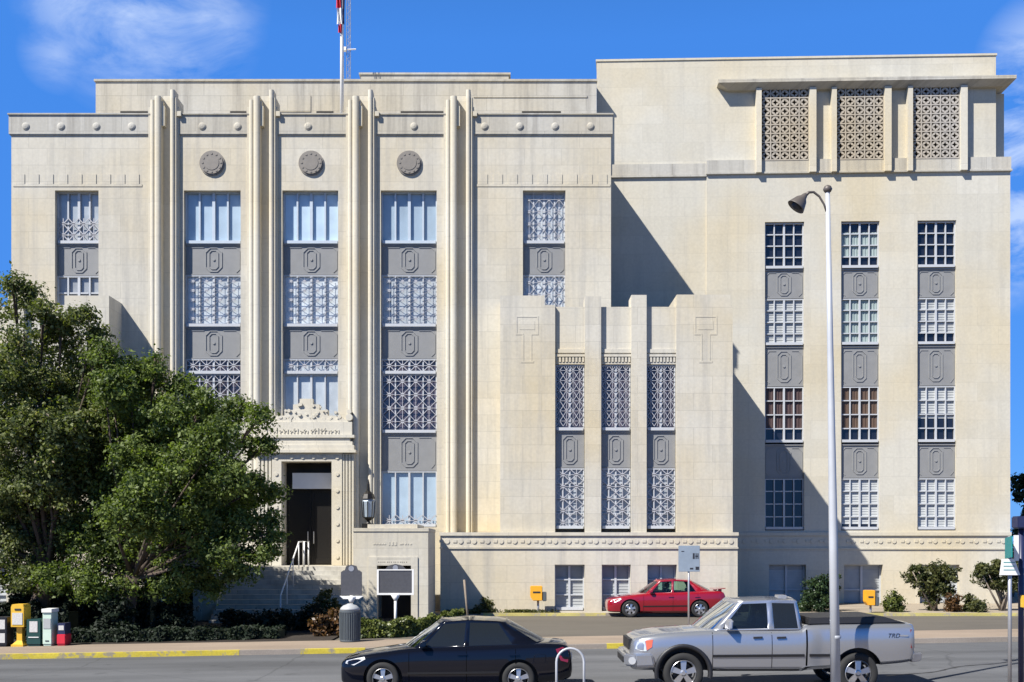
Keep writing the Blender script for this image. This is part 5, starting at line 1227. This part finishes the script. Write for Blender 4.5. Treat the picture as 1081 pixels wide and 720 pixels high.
# litter bin
YC = 31.1; sc = F/YC; x = sX(369.5, sc); z0 = gz(x, YC)+.125
t = thing('litter_bin', 'ribbed green-grey litter bin with a pale domed hood on the pavement', 'litter bin', (x, YC, z0)); mb = MB()
mb.lathe([(.27, 0), (.29, .02), (.29, .06), (.275, .07), (.285, .82), (.30, .84), (.30, .89), (.27, .9)], 30, (0, 0, 0))
for k in range(30):
    a = 2*math.pi*k/30; mb.tube([(.285*math.cos(a), .285*math.sin(a), .07), (.295*math.cos(a), .295*math.sin(a), .82)], .014, 5)
mb.build('bin_body', M['can'], t)
mb = MB(); mb.lathe([(.29, .90), (.27, .96), (.19, 1.03), (.10, 1.06), (.08, 1.08), (.01, 1.09)], 26); mb.build('hood', M['can_top'], t, smooth=True)
# historical markers
def marker(label, px, pl, pr, ptop, pbot, pbase, Y, frame, crest):
    s_ = F/Y; x = sX(px, s_); z0 = gz(x, Y)+.1
    t = thing('historical_marker', label, 'marker', (x, Y, z0), 'historical markers before the entrance'); off = t.location
    a, b, c, d = sX(pl, s_), sX(pr, s_), sZ(pbot, s_), sZ(ptop, s_)
    mb = MB(); mb.tube([(x, Y, z0-.1), (x, Y, c-.02)], .045, 10); mb.lathe([(.05, c-.25), (.07, c-.2), (.16, c-.05)], 10, (x, Y, 0)); mb.build('post', M['white_paint'], t, smooth=True, off=off)
    mb = MB()
    if frame:
        w = .06
        for q in ((a-w, a, c-w, d), (b, b+w, c-w, d), (a, b, c-w, c), (a, b, d-.035, d)): mb.box(q[0], q[1], Y-.05, Y+.03, q[2], q[3])
    else: mb.hull8([(a+.08, Y-.08, c-.12), (b-.08, Y-.08, c-.12), (b-.08, Y+.06, c-.12), (a+.08, Y+.06, c-.12)], [(a-.03, Y-.08, c-.03), (b+.06, Y-.08, c-.03), (b+.06, Y+.06, c-.03), (a-.03, Y+.06, c-.03)])
    mb.build('bracket', M['white_paint'], t, off=off)
    mb = MB(); m = (a+b)/2
    if crest: mb.extrude_xz([(a, c), (b, c), (b, d-.06), (b-.08, d), (m+.2, d), (m+.15, d+.13), (m, d+.17), (m-.15, d+.13), (m-.2, d), (a+.08, d), (a, d-.06)], Y-.03, Y+.03)
    else:
        mb.box(a+.001, b-.001, Y-.03, Y+.025, c+.001, d-.036)
        mb.extrude_xz([(m-.33, d+.003), (m+.33, d+.003), (m+.22, d+.12), (m, d+.17), (m-.22, d+.12)], Y-.03, Y+.03)
    pl_ = mb.build('plaque', M['plaque'], t, off=off)
    mb = MB(); mb.disc(m, d+.05, .085, Y-.04, Y-.028, 16)
    mb.build('medallion', M['galv'], t, off=off)
marker('upright grey plaque on a white stand behind the litter bin', 371, 360, 382, 602, 628, 650, 33.0, False, True)
marker('wide dark plaque in a white frame before the porch doorway', 417.5, 400, 435, 601, 626, 654, 34.8, True, False)
# handrail
t = thing('handrail', 'pale metal handrail descending the shaded entrance steps', 'handrail', (-8.1, 39.5, 0)); mb = MB(); off = t.location
xr = -8.07
def sz(y): return max(.05, 2.015*(1-(41.6-y)/3.6)) if y < 41.6 else 2.015
for xr in (-8.12, -7.92):
    P_ = [(xr, 38.2, sz(38.2)+.55), (xr, 38.2, sz(38.2)+.95), (xr, 41.5, 2.95), (xr, 42.4, 2.98), (xr, 42.4, 2.0)]
    if xr < -8: mb.tube([(xr, 38.2, .02)]+P_, .03, 8)
    else: mb.tube([(xr, 41.5, 2.0), (xr, 41.5, 2.96), (xr, 42.4, 2.98), (xr, 42.4, 2.0)], .028, 8)
for y in (39.3, 40.4, 41.5): mb.tube([(-8.12, y, sz(y)-.05), (-8.12, y, .95+ (2.0)*(1-(41.5-y)/3.4))], .022, 7)
mb.build('rail', M['white_paint'], t, smooth=True, off=off)
# leaning white post
t = thing('slim_post', 'slim pale post leaning slightly beside the shaded porch wall', 'post', (sX(494.5, 29.5), 39, .1)); mb = MB()
mb.tube([(0, 0, -.1), ((490-494.5)/29.5, 0, sZ(612, 29.5)-.1)], .04, 8); mb.build('shaft', M['bark_pale'], t, smooth=True)
mb = MB(); mb.lathe([(.12, -.02), (.12, .05), (.06, .08)], 10); mb.build('footing', M['galv'], t)
# orange boxes
for (px, w, p0, p1, lab) in ((568, 15, 618.5, 634, 'orange and grey box on a short post against the sunlit podium wall'), (919, 12, 623, 639, 'orange box on a short post at the shadow edge of the tower base')):
    Y = 42.3; s_ = F/Y; x = sX(px, s_); t = thing('drop_box', lab, 'box', (x, Y, .2), 'orange boxes along the building'); off = t.location
    mb = MB(); mb.tube([(x, Y, .1), (x, Y, sZ(p1, s_))], .045, 8); mb.build('post', M['galv'], t, smooth=True, off=off)
    mb = MB(); a, b, c, d = sX(px-w*.55, s_), sX(px+w*.3, s_), sZ(p1, s_), sZ(p0, s_)
    mb.extrude_xz([(a+.1, c), (b, c), (b, d), (a, d), (a, c+.15)], Y-.18, Y+.18); mb.build('box_body', M['orange'], t, off=off, bevel=.02)
    mb = MB(); mb.box(b+.002, b+.16, Y-.15, Y+.15, c-.02, c+.34); mb.build('side_case', M['can'], t, off=off, bevel=.02)
    mb = MB(); mb.box(a+.1, b-.08, Y-.19, Y-.181, c+.30, c+.36); mb.build('slot', M['sign_ink'], t, off=off)
# news boxes
YNB = 31.0; sn = F/YNB
def nx(px): return sX(px, sn)
def newsbox(label, px0, px1, ptop, mat, kind):
    a, b = nx(px0), nx(px1); x = (a+b)/2; Y = YNB+kerb_y(x)-kerb_y(-13)+.0; z0 = gz(x, Y)+.125
    t = thing('news_box', label, 'news box', (x, Y, z0), 'news boxes on the pavement'); off = Vector((x, 0, 0)); w = b-a; h = sZ(ptop, sn)-z0
    def bx(mb, x0, x1, y0, y1, c, d): mb.box(x0*w, x1*w, y0, y1, c, d)
    if kind == 'pedestal':
        mb = MB(); bx(mb, -.45, .45, -.25, .25, 0, .06); mb.hull8([(-.4*w, -.22, .06), (.4*w, -.22, .06), (.4*w, .22, .06), (-.4*w, .22, .06)], [(-.2*w, -.1, .16), (.2*w, -.1, .16), (.2*w, .1, .16), (-.2*w, .1, .16)]); bx(mb, -.2, .2, -.1, .1, .16, h*.46); mb.build('pedestal', mat, t)
        mb = MB(); mb.extrude_xz([(-.5*w, h*.46), (.5*w, h*.46), (.5*w, h*.93), (.42*w, h), (-.42*w, h), (-.5*w, h*.93)], -.22, .22); mb.build('case', mat, t, bevel=.012)
        mb = MB(); bx(mb, -.38, .38, -.235, -.221, h*.52, h*.80); mb.build('window', M['paper'], t)
        mb = MB(); bx(mb, -.2, .25, -.235, -.221, h*.86, h*.90); mb.build('coin_slot', M['sign_ink'], t)
    else:
        mb = MB(); mb.box(-w*.5, w*.5, -.22, .22, .05, h); mb.box(-w*.45, w*.45, -.2, .2, 0, .05); mb.build('case', mat, t, bevel=.015)
        if kind == 'double':
            for c, d in ((.14, .46), (.60, .92)):
                mb = MB(); bx(mb, -.2, .36, -.232, -.221, h*c, h*d); mb.build('window', M['paper'], t)
        elif kind == 'tall':
            mb = MB(); bx(mb, -.4, .4, -.232, -.221, h*.52, h*.82); mb.build('window', M['can_top'], t)
            mb = MB(); bx(mb, -.2, .2, -.232, -.221, h*.14, h*.17); mb.build('label_strip', M['sign_ink'], t)
            mb = MB(); bx(mb, -.55, .55, -.26, .24, h+.001, h+.10); mb.build('lid', M['white_paint'], t)
        elif kind == 'red':
            mb = MB(); bx(mb, -.42, .42, -.20, .20, h+.001, h*1.95); mb.build('display', M['box_navy'], t)
            mb = MB(); bx(mb, -.3, .3, -.212, -.201, h*1.35, h*1.75); mb.build('window', M['paper'], t)
        else:
            mb = MB(); bx(mb, -.28, .28, -.232, -.221, h*.52, h*.92); mb.build('window', M['paper'], t)
            mb = MB(); bx(mb, -.36, .36, -.235, -.221, h*.32, h*.35); mb.build('handle', M['white_paint'], t)
    return t
newsbox('black double-window news box at the left edge of the photo', -2, 12.5, 651, M['box_black'], 'double')
newsbox('bright yellow news box on a pedestal', 16, 30, 637.5, M['box_yellow'], 'pedestal')
newsbox('dark green news box between the yellow and the pale one', 32, 47, 653, M['box_green'], 'single')
newsbox('pale mint news box with a white lid', 48.5, 58, 646, M['box_white'], 'tall')
newsbox('low red news box with a navy display on top', 63, 72, 669, M['box_red'], 'red')
# flag pole, flag, antenna mast
YF = YM+.75; sf = F/YF; x = sX(361, sf); zb = mz(120.5)
t = thing('flagpole', 'white flagpole rising above the courthouse parapet', 'flagpole', (x, YF, zb)); mb = MB()
hp = sZ(-40, sf)-zb; mb.tube([(0, 0, -.02), (0, 0, hp*.5), (0, 0, hp)], [.085, .075, .05], 12); mb.build('pole', M['white_paint'], t, smooth=True)
mb = MB(); mb.lathe([(.25, 0), (.25, .04), (.12, .1)], 12); mb.build('base', M['galv'], t)
mb = MB(); mb.lathe([(.01, hp-.05), (.1, hp+.02), (.1, hp+.08), (.01, hp+.16)], 12); mb.build('ball', M['box_yellow'], t, smooth=True)
t = thing('flag', 'limp red white and blue flag hanging against the white pole', 'flag', (x, YF, sZ(40, sf)))
cols = [('flag_red', 36, 27, 357.2, 361.5), ('flag_white', 27, 10, 356, 362.2), ('flag_red', 10, -14, 355.2, 361)]
def cloth(name, mat, p0, p1, xa, xb, y0):
    mb = MB(); n, m = 9, 10; vs = []
    for j in range(m+1):
        v = j/m; z = sZ(p0+(p1-p0)*v, sf)-t.location.z
        for i in range(n+1):
            u = i/n; xx = sX(xa+(xb-xa)*u, sf)-x+.02*math.sin(3*v+u*4); vs.append((xx, y0-.09-.07*math.sin(u*9+v*1.5), z))
    fs = [(j*(n+1)+i, j*(n+1)+i+1, (j+1)*(n+1)+i+1, (j+1)*(n+1)+i) for j in range(m) for i in range(n)]
    mb.add(vs, fs); mb.build(name, mat, t, smooth=True, fixn=False)
for mt, p0, p1, a, b in cols: cloth('stripe', M[mt], p0, p1, a, b, 0)
cloth('canton', M['flag_blue'], 26, -14, 361.8, 364.2, .05)
YQ = 50.3; sq = F/YQ; x = sX(368, sq); zb = sZ(86, s1)-.0
t = thing('antenna_mast', 'thin lattice antenna mast behind the flagpole', 'antenna', (x, YQ, zb)); mb = MB(); ht = sZ(-30, sq)-zb
for dx, dy in ((-.09, 0), (.09, 0), (0, .14)): mb.tube([(dx, dy, 0), (dx, dy, ht)], .018, 5)
for k in range(int(ht/.3)):
    z = k*.3; mb.tube([(-.09, 0, z), (.09, 0, z+.15)], .008, 4); mb.tube([(.09, 0, z+.15), (-.09, 0, z+.3)], .008, 4)
mb.build('mast', M['galv'], t)
mb = MB(); z = sZ(53, sq)-zb; mb.tube([(-.2, -.05, z), (.35, -.05, z+.02)], .03, 6); mb.box(-.24, -.1, -.15, .05, z-.06, z+.10); mb.build('aerial', M['white_paint'], t)
